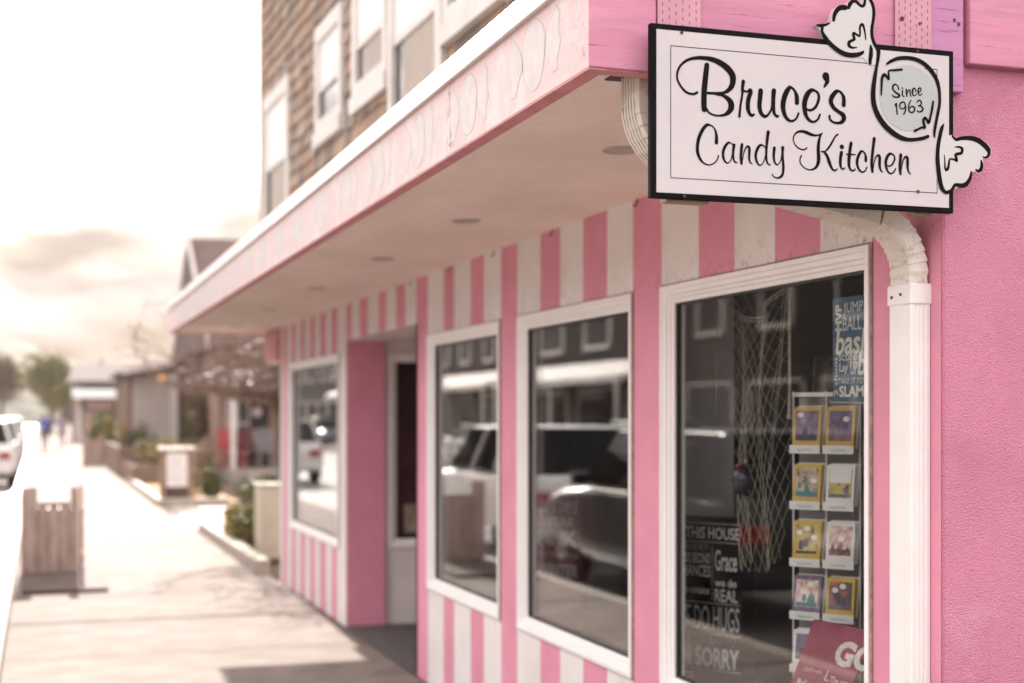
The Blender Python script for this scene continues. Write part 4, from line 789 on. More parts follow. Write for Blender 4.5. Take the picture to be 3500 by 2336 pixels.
for i, (edge, pic, lab) in enumerate(cards):
    z0, z1 = rows[i // 2]; x0 = .008 + (i % 2) * .118; wd = .098
    tilt = Vector((0, 0, 1)) * math.cos(R(9)) - cn * math.sin(R(9)); tn = cn * math.cos(R(9)) + Vector((0, 0, 1)) * math.sin(R(9))
    O = CO + cr * x0 + cn * .030 + cu * (z0 + .012)
    ld = MB(); ld.obox(CO + cr * (x0 - .004) + cn * .004 + cu * z0, cr * (wd + .01), cn * .036, cu * .003); ld.obox(CO + cr * (x0 - .004) + cn * .040 + cu * z0, cr * (wd + .01), cn * .002, cu * .028); pk = ld.build('pocket', WHT, rk)
    t_ = MB(); add_text(t_, 'Happy Birthday', CO + cr * (x0 + .024) + cn * .042 + cu * (z0 + .007), cr, cu, cn, .052, .009); t_.build('pocket_label', TEAL, pk)
    c_ = thing('greeting_card', lab, 'greeting card', tuple(O), group='greeting cards in the window rack', world=True)
    h = z1 - z0 - .012
    for k in range(3):
        bk = MB(); bk.obox(O - tn * (.004 + .006 * k) + cr * (.004 * k) + tilt * (.004 * k), cr * wd, tn * .0012, tilt * h); bk.build('card_back', [WHT, edge][k % 2] if k else WHT, c_)
    f_ = MB(); f_.obox(O, cr * wd, tn * .0012, tilt * h); f_.build('cover', edge, c_)
    p_ = MB(); p_.obox(O + cr * .009 + tilt * .03 + tn * .0012, cr * (wd - .018), tn * .0005, tilt * (h - .042)); p_.build('picture', pic, c_)
    s_ = MB()
    for q in range((1, 1, 1, 0, 3, 1, 1, 2, 1, 1)[i]):
        cx_, cz_ = (.024, .068, .074, 0, .022, .05, .06, .03, .05, .05)[i] + .026 * q, h - .026 - .014 * ((q * 2 + i) % 3)
        s_.face([O + cr * (cx_ + .011 * math.cos(a)) + tilt * (cz_ + .009 * math.sin(a)) + tn * (.0021 + .0001 * q) for a in np.linspace(0, 2 * math.pi, 14, endpoint=False)])
    if i == 3: s_.obox(O + cr * .012 + tilt * .08 + tn * .0018, cr * .074, tn * .0003, tilt * .05)
    s_.build('speech_bubble', WHT, c_)
    s_ = MB()
    for q in range((2, 1, 3, 2, 2, 5, 4, 1, 1, 2)[i]):
        kx, kz, ks_ = RNG.uniform(.022, .078), RNG.uniform(.044, .066), RNG.uniform(.7, 1.5)
        s_.lathe([(r_ * ks_, h_ * ks_) for r_, h_ in [(.0001, -.010), (.006, -.008), (.007, .004), (.004, .012), (.0001, .016)]], tuple(O + cr * kx + tilt * kz + tn * .0018), 8)
    s_.obox(O + cr * .012 + tilt * .032 + tn * .0016, cr * .074, tn * .0003, tilt * RNG.uniform(.008, .02))
    s_.v = [tuple(Vector(p) - tn * max(0, (Vector(p) - (O + tn * .0022)).dot(tn)) * .9) for p in s_.v]
    s_.build('printed_shapes', [INK, SCN4, TEAL, PURP][i % 4], c_)

# maroon sign leaning at the bottom right of the window
MAROON = mat('maroon_board', (.25, .04, .075), .55, .15, 12)
gs = thing('maroon_goal_sign', 'tilted maroon sign with big white letters in the bottom corner of the nearest window', 'sign', (2.34, 3.9, .46), world=True)
e1 = (Vector((0, 3.699, .959 - .0)) - Vector((0, 3.994, .949))); tl = Vector((2.34, 3.994, .949)); ga = Vector((0, -.995, .034)).normalized(); gb = Vector((0, .034 + .50, -.85)).normalized()
gu = -gb
b = MB(); b.obox(tl - gu * .48, ga * .34, Vector((.012, 0, 0)), gu * .48); b.build('panel', MAROON, gs, bevel=.001)
b = MB(); WP = mat('worn_white_print', (.62, .58, .55), .6, .2, 40)
def gt(s, y, z, wd, h, bold=.02): add_text(b, s, (2.34, y, z), ga, gu, nF, wd, h, bold=bold)
gt('GOAL', 3.885, .825, .40, .10, .05); gt("('gol) verb", 4.055, .775, .105, .022, .0); gt('1.', 3.93, .765, .022, .045, .02); gt('The act or ACTION', 3.90, .766, .27, .026, .0); gt('Ball or Puck', 4.10, .725, .2, .026, .01)
b.build('lettering', WP, gs)

# chalk style house rules sign, angled in the far corner of the same window
ca = R(33); hr = Vector((math.sin(ca), -math.cos(ca), 0)); hn = Vector((-math.cos(ca), -math.sin(ca), 0))
HR = Vector((2.52, 4.82, 0))
cs = thing('chalk_sign', 'black chalk lettered house rules sign standing inside the nearest window', 'sign', (2.55, 5.1, .46), world=True)
CHB = mat('chalk_black', (.006, .0055, .006), .8, .2, 10, spec=.1); CH = mat('chalk_white', (.80, .79, .78), .7, .15, 60)
b = MB(); b.obox(HR - hr * .315 + cu * .46 - hn * .09, hr * .315, hn * .09, cu * .745); b.build('panel', CHB, cs, bevel=.002)
b = MB()
def ct(s, x0, x1, z0, z1, bold=0.0): add_text(b, s, HR - hr * (.315 - x0) + cu * z0, hr, cu, hn, x1 - x0, z1 - z0, bold=bold)
ct('IN THIS HOUSE', .012, .302, 1.125, 1.170, .01); ct('WE DO SECOND', .022, .175, 1.03, 1.068, .01); ct('CHANCES', .03, .175, .978, 1.022, .01); ct('Grace', .195, .292, 1.005, 1.085, .01)
ct('we do', .195, .29, .945, .975, .02); ct('REAL', .195, .295, .888, .935, .01); ct('we do mistakes', .02, .172, .912, .942, .01); ct('WE DO HUGS', .02, .302, .776, .868, .0); ct("I'M SORRY", .02, .302, .632, .712, .03); ct('WE DO', .03, .10, .58, .612); ct('LOVE', .14, .28, .49, .56)
for z in (1.183, 1.112, .886 - .008, .758, .622):
    b.obox(HR - hr * .305 + cu * z + hn * .0003, hr * .295, hn * .0003, cu * .0022)
b.obox(HR - hr * .132 + cu * .89 + hn * .0003, hr * .0015, hn * .0003, cu * .21)
b.build('lettering', CH, cs)
b = MB()
for s in (0, 1, 2, 3, 4):
    th_ = np.linspace(0, 3.4 * math.pi, 26); cx_ = .05 + .052 * s
    b.tube([HR - hr * (.315 - cx_ - (.003 * t) * math.cos(t) * (1 if s % 2 else -1)) + cu * (.742 + .0026 * t * math.sin(t) * .8) + hn * .0008 for t in th_], .0008, 4)
    b.tube([HR - hr * (.315 - cx_ * .55 - .01 - (.002 * t) * math.cos(t)) + cu * (1.092 + .0014 * t * math.sin(t)) + hn * .0008 for t in th_], .0007, 4)
b.build('scrollwork', CH, cs)

# maroon PINK sign in the middle window
PR = Vector((2.60, 6.71, 0))
ps = thing('maroon_pink_sign', 'maroon boxed sign printed with white words standing in the middle window', 'sign', (2.55, 6.8, .46), world=True)
b = MB(); b.obox(PR - hr * .30 + cu * .46 - hn * .10, hr * .30, hn * .10, cu * .735); b.build('panel', MAROON, ps, bevel=.002)
b = MB()
def pt(s, x0, x1, z0, z1, bold=0.0): add_text(b, s, PR - hr * (.30 - x0) + cu * z0, hr, cu, hn, x1 - x0, z1 - z0, bold=bold)
pt('LIFE IS SIMPLE', .03, .28, 1.10, 1.16, .02); pt('WEAR', .05, .26, 1.03, 1.08, .02); pt('PINK', .02, .285, .932, 1.014, .06); pt('and dance in the rain', .02, .285, .875, .905); pt('WINTER', .02, .285, .77, .84, .05)
b.build('lettering', mat('pinkish_print', (.80, .66, .68), .6, .1), ps)

# fishing net draped between two hooks
net = MB(); NET = mat('net_twine', (.36, .32, .25), .9, .15, 50)
NX = 13; NJ = 26
def netp(s, t):
    sag = .085 * (4 * s * (1 - s)) ** .9
    yl = 4.79 - .24 * t ** 2; yr = 4.23 + .15 * t ** 2
    y = yl + (yr - yl) * s + .010 * math.sin(9 * s + 5 * t); z = 2.03 - sag * (1 - .4 * t) - .93 * t ** 1.1
    return Vector((2.40 + .035 * math.sin(5 * s + 3 * t) + .02 * math.sin(13 * s), y, z))
for c_ in range(NX):
    for fam in (0, 1):
        net.tube([netp(min(1, (c_ + (.5 if j % 2 else fam)) / NX), (j / NJ) ** 1.2) for j in range(NJ + 1)], .001, 4, cap=False)
net.tube([netp(s, 0) for s in np.linspace(0, 1, 24)], .0034, 5); net.tube([netp(s, .02) for s in np.linspace(0, 1, 24)], .0022, 4)
for side, n_ in ((0, 3), (1, 3)):
    p0 = netp(side, 0)
    for k in range(n_):
        q = p0 + Vector((RNG.uniform(-.012, .012), RNG.uniform(-.035, .02) if side == 0 else RNG.uniform(-.01, .02), 0)); ln = RNG.uniform(.2, .6) if side == 0 else RNG.uniform(.3, .95)
        net.tube([q, q + Vector((.004, RNG.uniform(-.02, .02) + (.10 if side else 0.) * ln, -ln * .5)), q + Vector((0, RNG.uniform(-.02, .02) + (.20 if side else 0.) * ln, -ln))], .0011, 4, cap=False)
tag(net.build('fishing_net', NET), 'pale knotted fishing net draped from hooks inside the nearest window', 'net')
b = MB(); b.tube([(2.39, 4.235, 2.03), (2.39, 4.232, 1.70), (2.39, 4.236, 1.60)], .005, 6); b.lathe([(.004, 1.585), (.009, 1.59), (.009, 1.60), (.004, 1.605)], (2.39, 4.236, 0), 8)
tag(b.build('rope', NET), 'short knotted rope end hanging beside the fishing net', 'rope')

# grey partition, lattice gate, patterned curtain and bauble in the dim room
b = MB(); b.box(2.40, 2.66, 5.16, 5.20, .46, 2.45); tag(b.build('partition_panel', mat('grey_partition', (.66, .65, .67), .7, .1, 2), bevel=.003), 'plain grey partition panel at the far side of the nearest window', 'panel')
lg = thing('lattice_gate', 'dark folding lattice gate in the dim room beyond the fishing net', 'gate', (2.9, 5.35, .02), world=True)
b = MB()
for k in range(7):
    x = 2.66 + k * .03
    pts = []
    for q in range(40):
        z = .5 + q * .045; pts.append((x + (.012 if q % 2 else -.012) * (1 if k % 2 else -1), 5.35, z))
    b.tube(pts, .0045, 4, cap=False)
b.build('bars', mat('gate_grey', (.17, .15, .15), .5, .1, metallic=.3), lg)
b = MB(); prev = []
for i in range(13):
    x = 2.78 + .028 * i
    prev.append([(x, 4.75 + .03 * math.sin(i * 1.3) + .012 * math.sin(z * 9 + i), z) for z in np.arange(.62, 1.85, .06)])
b.loft(prev, cap=False, closed=False)
cur = b.build('patterned_curtain', mat('mottled_fabric', (.05, .04, .036), .9, 0, 14, col2=(.24, .20, .165), lo=.38, hi=.66), smooth=True)
cur.modifiers.new('t', 'SOLIDIFY').thickness = .006
tag(cur, 'mottled brown fabric hanging behind the fishing net', 'curtain')
bb_ = thing('glass_ornament', 'dark shiny bauble hanging low in front of the fishing net', 'ornament', (2.38, 4.53, 1.36), world=True)
b = MB(); b.lathe([(.0001, 1.31), (.03, 1.32), (.046, 1.345), (.05, 1.37), (.044, 1.40), (.028, 1.42), (.008, 1.428)], (2.38, 4.53, 0), 16); b.build('ball', mat('bauble', (.02, .012, .03), .12, .3, 20), bb_, smooth=True)
b = MB(); b.lathe([(.010, 1.428), (.010, 1.445), (.004, 1.452)], (2.38, 4.53, 0), 10); b.build('cap', mat('bauble_cap', (.25, .22, .2), .3, metallic=.9), bb_)
b = MB(); b.tube([(2.38, 4.53, 1.45), (2.39, 4.53, 1.72)], .001, 4); b.build('string', NET, bb_)
for (p, c, nm) in (((2.352, 4.545, 1.405), (.02, .45, .5), 'cyan'), ((2.350, 4.515, 1.39), (.6, .03, .3), 'magenta'), ((2.35, 4.53, 1.42), (.6, .12, .03), 'orange')):
    b = MB(); b.lathe([(.0001, -.008), (.008, 0), (.0001, .008)], p, 6); b.build('sequin', mat('sequin_' + nm, c, .2, .1), bb_)
# framed picture low in the entrance window
fp = thing('framed_picture', 'small pale framed picture at the bottom of the entrance window', 'picture', (2.95, 10.72, .66), world=True)
b = MB(); b.box(2.66, 2.90, 10.70, 10.72, .67, .93); b.build('frame', mat('dark_frame', (.05, .04, .035), .5), fp, bevel=.002)
b = MB(); b.box(2.68, 2.88, 10.697, 10.6995, .69, .91); b.build('print', mat('beige_print', (.42, .36, .28), .6, .25, 14), fp)

# ------------------------------------------------------------------ street furniture and planting
WOOD = mat('weathered_bin_wood', (.50, .375, .325), .8, .2, 5, bump=.4, bscale=30, stretch=(3, 3, .5))
grime_or_shade(WOOD, (.26, .175, .145), 6, .5, .66, .7, stretch=(3, 3, .7))
def wood_bin(loc, label, s=1.0):
    t = thing('litter_bin', label, 'litter bin', loc, 0, 'timber litter bins on the pavement')
    def bx(nm, *a, m=WOOD): b = MB(); b.box(*[q * s for q in a]); return b.build(nm, m, t, bevel=.006)
    bx('post', -.30, -.145, -.25, -.20, 0, .885)
    bx('post', .17, .25, -.25, -.20, 0, .885)
    bx('post', .27, .31, .20, .25, 0, .885); bx('post', -.30, -.24, .20, .25, 0, .70)
    for i, (a, c) in enumerate(((-.143, -.042), (-.036, .058), (.064, .168))): bx('slat', a, c, -.235, -.21, .02, .70)
    bx('rail', -.143, .168, -.242, -.208, .70, .735)
    bx('rail', .275, .305, -.20, .20, .60, .66); bx('rail', .275, .305, -.20, .20, .14, .20); bx('rail', -.30, -.26, -.20, .20, .60, .66)
    bx('liner', -.20, .22, -.19, .18, .03, .66, m=mat('bin_liner_metal', (.22, .17, .15), .5, .1))
    return t
wood_bin((.13, 15.15, 0), 'weathered timber litter bin with open top standing near the kerb')
b = MB(); b.box(-.14, .60, 13.38, 15.50, .001, .035); tag(b.build('bin_pad', mat('dark_rubber_pad', (.115, .085, .075), .85, .15, 6, bump=.3, bscale=60, spec=.2), bevel=.01), 'low dark pad on the pavement under the near litter bin', 'pad')
wood_bin((1.65, 47.3, 0), 'far timber litter bin beside the raised planters', 1.1)
kb = MB(); kb.box(2.07, 2.21, 14.35, 19.9, -.05, .15); tag(kb.build('planter_kerb', KERB, bevel=.02), 'concrete kerb edging the planting bed beside the shop', 'kerb')
kb = MB(); kb.box(1.96, 2.10, 25.4, 34.2, -.05, .14); kb.box(2.10, 3.2, 25.4, 25.54, -.05, .14); tag(kb.build('planter_kerb', KERB, bevel=.02), 'corner concrete kerb around the farther planting bed', 'kerb')
b = MB(); b.box(2.12, 6, 20.1, 25.38, -.2, .0); tag(b.build('path', CONC), kind='structure')
b = MB(); b.box(2.11, 3.4, 25.56, 33.0, -.05, .06); tag(b.build('mulch', mat('straw_mulch', (.34, .22, .10), .95, .35, 12, bump=.8, bscale=30, bdist=.02)), kind='structure')
# utility cabinet
cb = thing('utility_cabinet', 'beige metal utility cabinet tucked behind the end of the shop', 'cabinet', (2.6, 16.1, 0), world=True)
CAB = mat('cabinet_beige', (.47, .42, .34), .5, .06, 4)
b = MB(); b.box(2.33, 3.05, 15.85, 16.3, .0, .80); b.build('body', CAB, cb, bevel=.02)
b = MB(); b.box(2.315, 3.07, 15.83, 16.32, .80, .835); b.build('lid', CAB, cb, bevel=.01)
b = MB(); b.box(2.40, 3.0, 15.838, 15.849, .12, .72); b.build('door', CAB, cb, bevel=.004)
# shrub
LEAF = [mat('leaf_olive', (.10, .10, .025), .6, .35, 4), mat('leaf_green', (.055, .085, .022), .6, .35, 4), mat('leaf_yellow', (.26, .20, .04), .6, .3, 4)]
def shrub(name, c, rad, n, size, lab, cat='shrub', ms=LEAF, group=None, clumps=16):
    t = thing(name, lab, cat, (c[0], c[1], 0), group=group, world=True)
    b = MB()
    for k in range(len(ms)):
        b.cur = k; leaf_cloud(b, c, rad, n // len(ms), size, clumps)
    b.build('foliage', ms, t)
    b = MB()
    for k in range(7):
        a = k * .9; b.tube([(c[0] + .03 * math.cos(a), c[1] + .03 * math.sin(a), -.05), (c[0] + rad[0] * .3 * math.cos(a), c[1] + rad[1] * .3 * math.sin(a), c[2] * .7), (c[0] + rad[0] * .6 * math.cos(a), c[1] + rad[1] * .6 * math.sin(a), c[2] * 1.15)], [.012, .008, .003], 5)
    b.build('stems', mat('bark', (.11, .08, .06), .9, .25, 12), t)
    return t
shrub('shrub', (2.42, 17.3, .28), (.36, .75, .29), 5200, .028, 'low yellow green shrub beside the beige cabinet', ms=[mat('leaf_bright', (.34, .27, .06), .6, .3, 4), LEAF[0], LEAF[2]])
shrub('shrub', (3.0, 26.6, .34), (.20, .3, .34), 1600, .035, 'dark green shrub beside the white notice board', ms=LEAF[:2])
BRN = [mat('dry_brown_leaf', (.20, .125, .08), .8, .3, 5), mat('dry_tan_twig', (.30, .21, .14), .8, .3, 5), LEAF[0]]
shrub('shrub', (3.35, 31.5, .55), (.5, .8, .6), 2600, .05, 'brown leafless looking shrub left of the porch steps', ms=BRN)
shrub('shrub', (4.05, 38.6, 1.3), (.45, .8, 1.1), 3000, .06, 'tall rusty brown shrub between the sided shop and the porch house', ms=BRN)
shrub('shrub', (2.75, 29.2, .32), (.45, 1.2, .32), 2400, .045, 'low tan shrub behind the white notice board', ms=BRN)
shrub('shrub', (3.9, 24.5, .30), (.7, .5, .35), 2400, .045, 'dark low shrub by the path in front of the porch', ms=LEAF[:2])
shrub('shrub', (2.2, 52.0, .9), (.5, 2.0, .9), 2800, .08, 'olive hedge beyond the far litter bin', ms=LEAF)
# small white notice board on posts
nb = thing('notice_board', 'small white notice board on timber posts in the farther planting bed', 'sign', (2.35, 25.9, 0), world=True)
PW = mat('post_wood', (.26, .17, .12), .8, .2, 8)
for (x0, x1) in ((2.03, 2.13), (2.52, 2.62)):
    b = MB(); b.box(x0, x1, 25.85, 25.95, 0, .98 if x0 < 2.3 else .95); b.build('post', PW, nb, bevel=.008)
b = MB(); b.box(2.15, 2.50, 25.83, 25.86, .33, .92); b.build('board', mat('notice_white', (.72, .68, .66), .5, .05), nb)
b = MB(); b.box(2.13, 2.52, 25.87, 25.93, .05, .33); b.build('skirt', mat('dark_skirt', (.09, .055, .045), .8), nb)
b = MB()
for k in range(7): b.box(2.19, 2.46 - .03 * (k % 3), 25.828, 25.8295, .84 - k * .07, .855 - k * .07)
b.build('printed_lines', mat('grey_print', (.35, .32, .32), .7), nb)
b = MB(); b.box(2.0, 2.65, 25.80, 25.98, .98, 1.03); b.build('cap', mat('cap_pale', (.66, .62, .58), .35), nb, bevel=.01)
# raised timber planters, plank by plank
def planter(name, x0, x1, y0, y1, h, lab):
    t = thing(name, lab, 'planter', (x0, y0, 0), group='raised timber planters', world=True); n = max(2, round(h / .15)); ph = h / n
    for k in range(n):
        b = MB(); b.box(x0, x0 + .06, y0 + .06, y1, k * ph + .004, (k + 1) * ph - .004); b.build('plank', PW2, t, bevel=.006)
        b = MB(); b.box(x0, x1, y0, y0 + .058, k * ph + .004, (k + 1) * ph - .004); b.build('plank', PW2, t, bevel=.006)
    b = MB(); b.box(x0 + .065, x1, y0 + .065, y1, 0, h - .05); b.build('earth', mat('soil', (.1, .07, .05)), t)
    return t
PW2 = mat('planter_timber', (.22, .145, .105), .8, .2, 4, stretch=(1, .4, 3))
planter('timber_planter', 2.0, 3.6, 33.2, 37.4, .45, 'low timber planter with pale trim nearest the notice board')
planter('timber_planter', 1.97, 3.5, 38.2, 46.2, .78, 'taller timber planter running along the pavement farther off')
shrub('grass_clump', (2.8, 35.2, .70), (.6, 1.4, .38), 2400, .05, 'straw coloured grasses growing in the low timber planter', 'plant', [LEAF[2], LEAF[0], mat('leaf_straw', (.36, .27, .13), .7, .3, 4)])
shrub('grass_clump', (2.6, 42, 1.0), (.5, 3.4, .42), 3600, .06, 'mixed shrubs growing in the taller timber planter', 'plant', [LEAF[2], LEAF[1], mat('leaf_straw', (.36, .27, .13))])

# ------------------------------------------------------------------ trees
BARK = mat('bark', (.11, .08, .06)); TWIG = mat('twig', (.20, .13, .105), .45, .25, 9)
def bare_tree(loc, h, crown, seed, lab, lean=(0, 0), levels=3):
    rnd = random.Random(seed); t = thing('bare_tree', lab, 'tree', loc, world=True)
    trunk = MB(); tw = MB(); top = Vector((loc[0] + lean[0], loc[1] + lean[1], h)); cen = Vector(crown[:3]); rad = crown[3:]
    trunk.tube([Vector(loc) + Vector((0, 0, -.1)), Vector(loc).lerp(top, .5) + Vector((.04, .02, 0)), top], [.12, .10, .085], 9)
    def aim(near, reach):
        best = None
        for _ in range(14):
            d = Vector((rnd.gauss(0, 1), rnd.gauss(0, 1), rnd.gauss(0, 1))).normalized() * rnd.uniform(.45, 1.0) ** .5
            q = cen + Vector((d.x * rad[0], d.y * rad[1], d.z * rad[2])); e = abs((q - near).length - reach)
            if best is None or e < best[0]: best = (e, q)
        return best[1]
    def grow(p, q, r, lv):
        pts, rs = [], []; mid = (p + q) / 2; dist = (q - p).length
        bow = Vector((rnd.uniform(-.2, .2), rnd.uniform(-.2, .2), rnd.uniform(-.02, .25))) * dist
        for k in range(6):
            s = k / 5; pts.append(p * (1 - s) ** 2 + (mid + bow) * 2 * s * (1 - s) + q * s * s + Vector((rnd.uniform(-.03, .03), rnd.uniform(-.03, .03), rnd.uniform(-.03, .03))) * dist * (0 if k in (0, 5) else 1)); rs.append(max(.005, r * (1 - .6 * s)))
        tw.tube(pts, rs, 6 if lv < 2 else 3, cap=False)
        if lv >= levels: return
        for c in range((5, 6, 6, 4)[min(lv, 3)]):
            k = rnd.choice((1, 2, 3, 4, 4, 5)); grow(pts[k], aim(pts[k], dist * rnd.uniform(.4, .75)), max(.006, rs[k] * rnd.uniform(.5, .7)), lv + 1)
    for c in range(7):
        grow(top.lerp(Vector(loc), .06 * (c % 3)), aim(top, rad[0] * .8), .06, 0)
    trunk.build('trunk', BARK, t, smooth=True); tw.build('crown', TWIG, t)
    return t
bare_tree((3.16, 19.3, 0), 1.75, (2.60, 19.2, 2.66, 1.9, 2.1, .92), 11, 'bare spreading street tree in the bed beyond the shop')
tr = shrub('ivy', (3.12, 19.2, 2.05), (.22, .22, .45), 1300, .04, 'dark ivy clump wrapped round the bare tree trunk', 'plant', LEAF[:2])
def leafy_tree(loc, h, rad, n, size, lab, ms, group=None, clumps=26):
    t = thing('leafy_tree', lab, 'tree', loc, group=group, world=True)
    b = MB(); b.tube([loc, (loc[0] + .1, loc[1], h * .3), (loc[0] - .05, loc[1], h * .62)], [.26, .2, .08], 8)
    for k in range(8):
        a = k * .8; b.tube([(loc[0], loc[1], h * (.28 + .03 * k)), (loc[0] + rad[0] * .55 * math.cos(a), loc[1] + rad[1] * .55 * math.sin(a), h * (.5 + .04 * k))], [.09, .03], 5)
    b.build('trunk', BARK, t)
    b = MB()
    for k in range(len(ms)): b.cur = k; leaf_cloud(b, (loc[0], loc[1], h - rad[2]), rad, n // len(ms), size, clumps)
    b.build('crown', ms, t); return t
GT = [mat('tree_olive', (.24, .20, .06), .6, .3, .6), mat('tree_green', (.13, .135, .045), .6, .3, .6)]
leafy_tree((1.0, 132, 0), 7.2, (2.9, 2.9, 2.7), 7000, .17, 'broad olive green tree closing the far end of the street', GT)
leafy_tree((-3.6, 150, 0), 8.0, (2.6, 2.6, 2.6), 4200, .19, 'dull brown green tree at the left edge beyond the cars', [mat('tree_brown', (.13, .09, .06), .7, .3, .6), GT[1]])
def conifer(loc, h, r, lab):
    t = thing('conifer', lab, 'tree', loc, group='far conifers', world=True)
    b = MB(); b.tube([loc, (loc[0], loc[1], h)], [h * .02, .03], 6); b.build('trunk', BARK, t)
    b = MB()
    for k in range(24):
        z = h * (.08 + .9 * k / 24); rr = r * (1 - k / 25.0)
        n_ = 16
        for j in range(n_):
            a = 2 * math.pi * j / n_ + k; q = rr * random.uniform(.7, 1.15); a2 = .22
            b.face([(loc[0], loc[1], z + h * .05), (loc[0] + q * math.cos(a - a2), loc[1] + q * math.sin(a - a2), z - h * .02), (loc[0] + q * 1.1 * math.cos(a), loc[1] + q * 1.1 * math.sin(a), z - h * .045), (loc[0] + q * math.cos(a + a2), loc[1] + q * math.sin(a + a2), z - h * .02)])
    b.build('crown', mat('conifer_green', (.045, .05, .03), .8, .3, .5), t)
conifer((10.0, 250, 0), 11.5, 2.6, 'tallest of the far pointed conifers'); conifer((5.4, 262, 0), 9.0, 2.4, 'left far pointed conifer nearest the olive tree'); conifer((15.6, 255, 0), 10.0, 2.6, 'far pointed conifer behind the white awning roof'); conifer((20.5, 258, 0), 9.0, 3.0, 'far pointed conifer at the right over the low roofs')

# ------------------------------------------------------------------ hills
def ridge(name, Y, xs, hs, depth, m):
    b = MB(); n = 60; X = np.linspace(xs[0], xs[-1], n); Hh = np.interp(X, xs, hs) + RNG.normal(size=n) * max(hs) * .012
    secs = []
    for i in range(n): secs.append([(X[i], Y - depth, -1), (X[i], Y - depth * .45, Hh[i] * .62 - .5), (X[i], Y, Hh[i]), (X[i], Y + depth, -1)])
    b.loft(secs, cap=False, closed=False); return struct(b.build(name, m, smooth=True))
HILL = mat('wooded_hill', (.055, .06, .035), .95, .3, .02, bump=.8, bscale=.15, bdist=3)
ridge('hill', 340, [-230, -66, -22, -9, -3, 2, 11, 33, 88, 230], [27, 26, 24.5, 21, 18.5, 16.5, 12, 10, 12, 11], 80, HILL)

# ------------------------------------------------------------------ buildings along the right side of the street
SIDING = mat('pale_siding', (.44, .385, .355), .7, .06, 3); ROOF = mat('grey_roof', (.10, .085, .08), .85, .2, 2); BROWNW = mat('brown_wall', (.17, .095, .065), .85, .15, 2); WARM = mat('warm_lamp', (.9, .5, .25), .5, emis=(1.0, .45, .16), estr=.4)
# porch house
ph = thing('porch_house', 'porch house with a dark arched doorway behind the bare tree', 'house', (4.4, 36, 0), world=True)
b = MB(); b.box(4.25, 11, 36.0, 44, .0, 3.4); b.build('wall', mat('porch_house_wall', (.29, .19, .145), .8, .1, 2), ph)
b = MB(); b.box(4.3, 6.6, 34.3, 35.99, -.05, .30); b.build('porch_floor', mat('porch_deck', (.30, .25, .22), .7), ph)
b = MB(); b.box(4.7, 6.0, 33.6, 34.29, -.05, .15); b.build('step', mat('porch_deck', (.30, .25, .22)), ph)
arch = [(5.02, .30), (5.02, 1.85)] + [(5.25 - .23 * math.cos(t), 1.85 + .40 * math.sin(t)) for t in np.linspace(0, math.pi, 9)[1:-1]] + [(5.48, 1.85), (5.48, .30)]
b = MB(); b.prism([(x, 35.93, z) for x, z in arch], (0, .09, 0)); dd_ = b.build('doorway', mat('dark_doorway', (.022, .014, .014), .7), ph)
b = MB(); b.lathe([(.0001, 35.90), (.13, 35.905), (.13, 35.925), (.0001, 35.929)], (5.20, 0, 1.68), 14, 'Y'); b.build('round_notice', mat('round_notice', (.55, .42, .42), .6), dd_)
for (x0, x1) in ((4.50, 4.68), (4.74, 4.98)):
    b = MB(); b.box(x0, x1, 35.94, 35.99, .7, 2.05); wn = b.build('window', PANEDARK, ph)
    f_ = MB()
    for q in ((x0 - .05, x0, .65, 2.12), (x1, x1 + .03, .65, 2.12), (x0, x1, 2.05, 2.12), (x0, x1, .62, .70), (x0, x1, 1.36, 1.41)): f_.box(q[0], q[1], 35.90, 35.985, q[2], q[3])
    f_.build('frame', mat('pale_frame', (.62, .57, .54), .6), wn)
for x in (4.36, 5.56):
    b = MB(); b.box(x, x + .12, 34.4, 34.52, .30, 2.45); b.build('porch_post', mat('pale_frame', (.62, .57, .54)), ph, bevel=.01)
b = MB(); b.box(4.2, 7, 34.3, 36, 2.45, 2.62); b.build('porch_roof', mat('pale_frame', (.62, .57, .54)), ph)
b = MB(); b.prism([(3.95, 35.2, 3.3), (3.95, 40.5, 6.55), (3.95, 45.0, 3.3)], (8, 0, 0)); b.build('roof', mat('brown_roof', (.125, .082, .07), .85, .15, 2), ph)
b = MB(); b.bar((3.92, 35.1, 3.28), (3.92, 40.5, 6.6), .06, .22); b.bar((3.92, 40.5, 6.6), (3.92, 45.1, 3.28), .06, .22); b.build('bargeboard', mat('pale_frame', (.62, .57, .54)), ph)
def porch_lamp(x, y, z, lab):
    t = thing('porch_lamp', lab, 'lamp', (x, y, z), world=True)
    b = MB(); b.lathe([(.0001, z - .07), (.05, z - .05), (.06, z), (.045, z + .05), (.0001, z + .07)], (x, y, 0), 12); b.build('globe', WARM, t, smooth=True)
    b = MB(); b.tube([(x, y, z + .06), (x, y + .09, z + .09)], .012, 6); b.build('bracket', DARK, t)
porch_lamp(4.95, 35.84, 2.0, 'warm porch lamp beside the arched doorway'); porch_lamp(3.16, 39.86, 2.62, 'warm lamp glowing under the eave of the pale sided shop')
def chair(x, y, rz, m, lab):
    t = thing('porch_chair', lab, 'chair', (x, y, .30), rz, 'chairs on the porch')
    def bx(nm, *a): b = MB(); b.box(*a); b.build(nm, m, t, bevel=.005)
    bx('seat', -.24, .24, -.22, .24, .40, .43)
    for sx in (-.23, .19):
        for sy in (-.21, .20): bx('leg', sx, sx + .04, sy, sy + .04, 0, .40)
        bx('armrest', sx - .02, sx + .06, -.24, .24, .60, .63)
    for k in range(5): b = MB(); b.bar((-.20 + .1 * k, .24, .42), (-.22 + .11 * k, .36, 1.0 - .03 * abs(k - 2)), .08, .018); b.build('back_slat', m, t)
RED = mat('red_chair_paint', (.36, .03, .03), .5, .1)
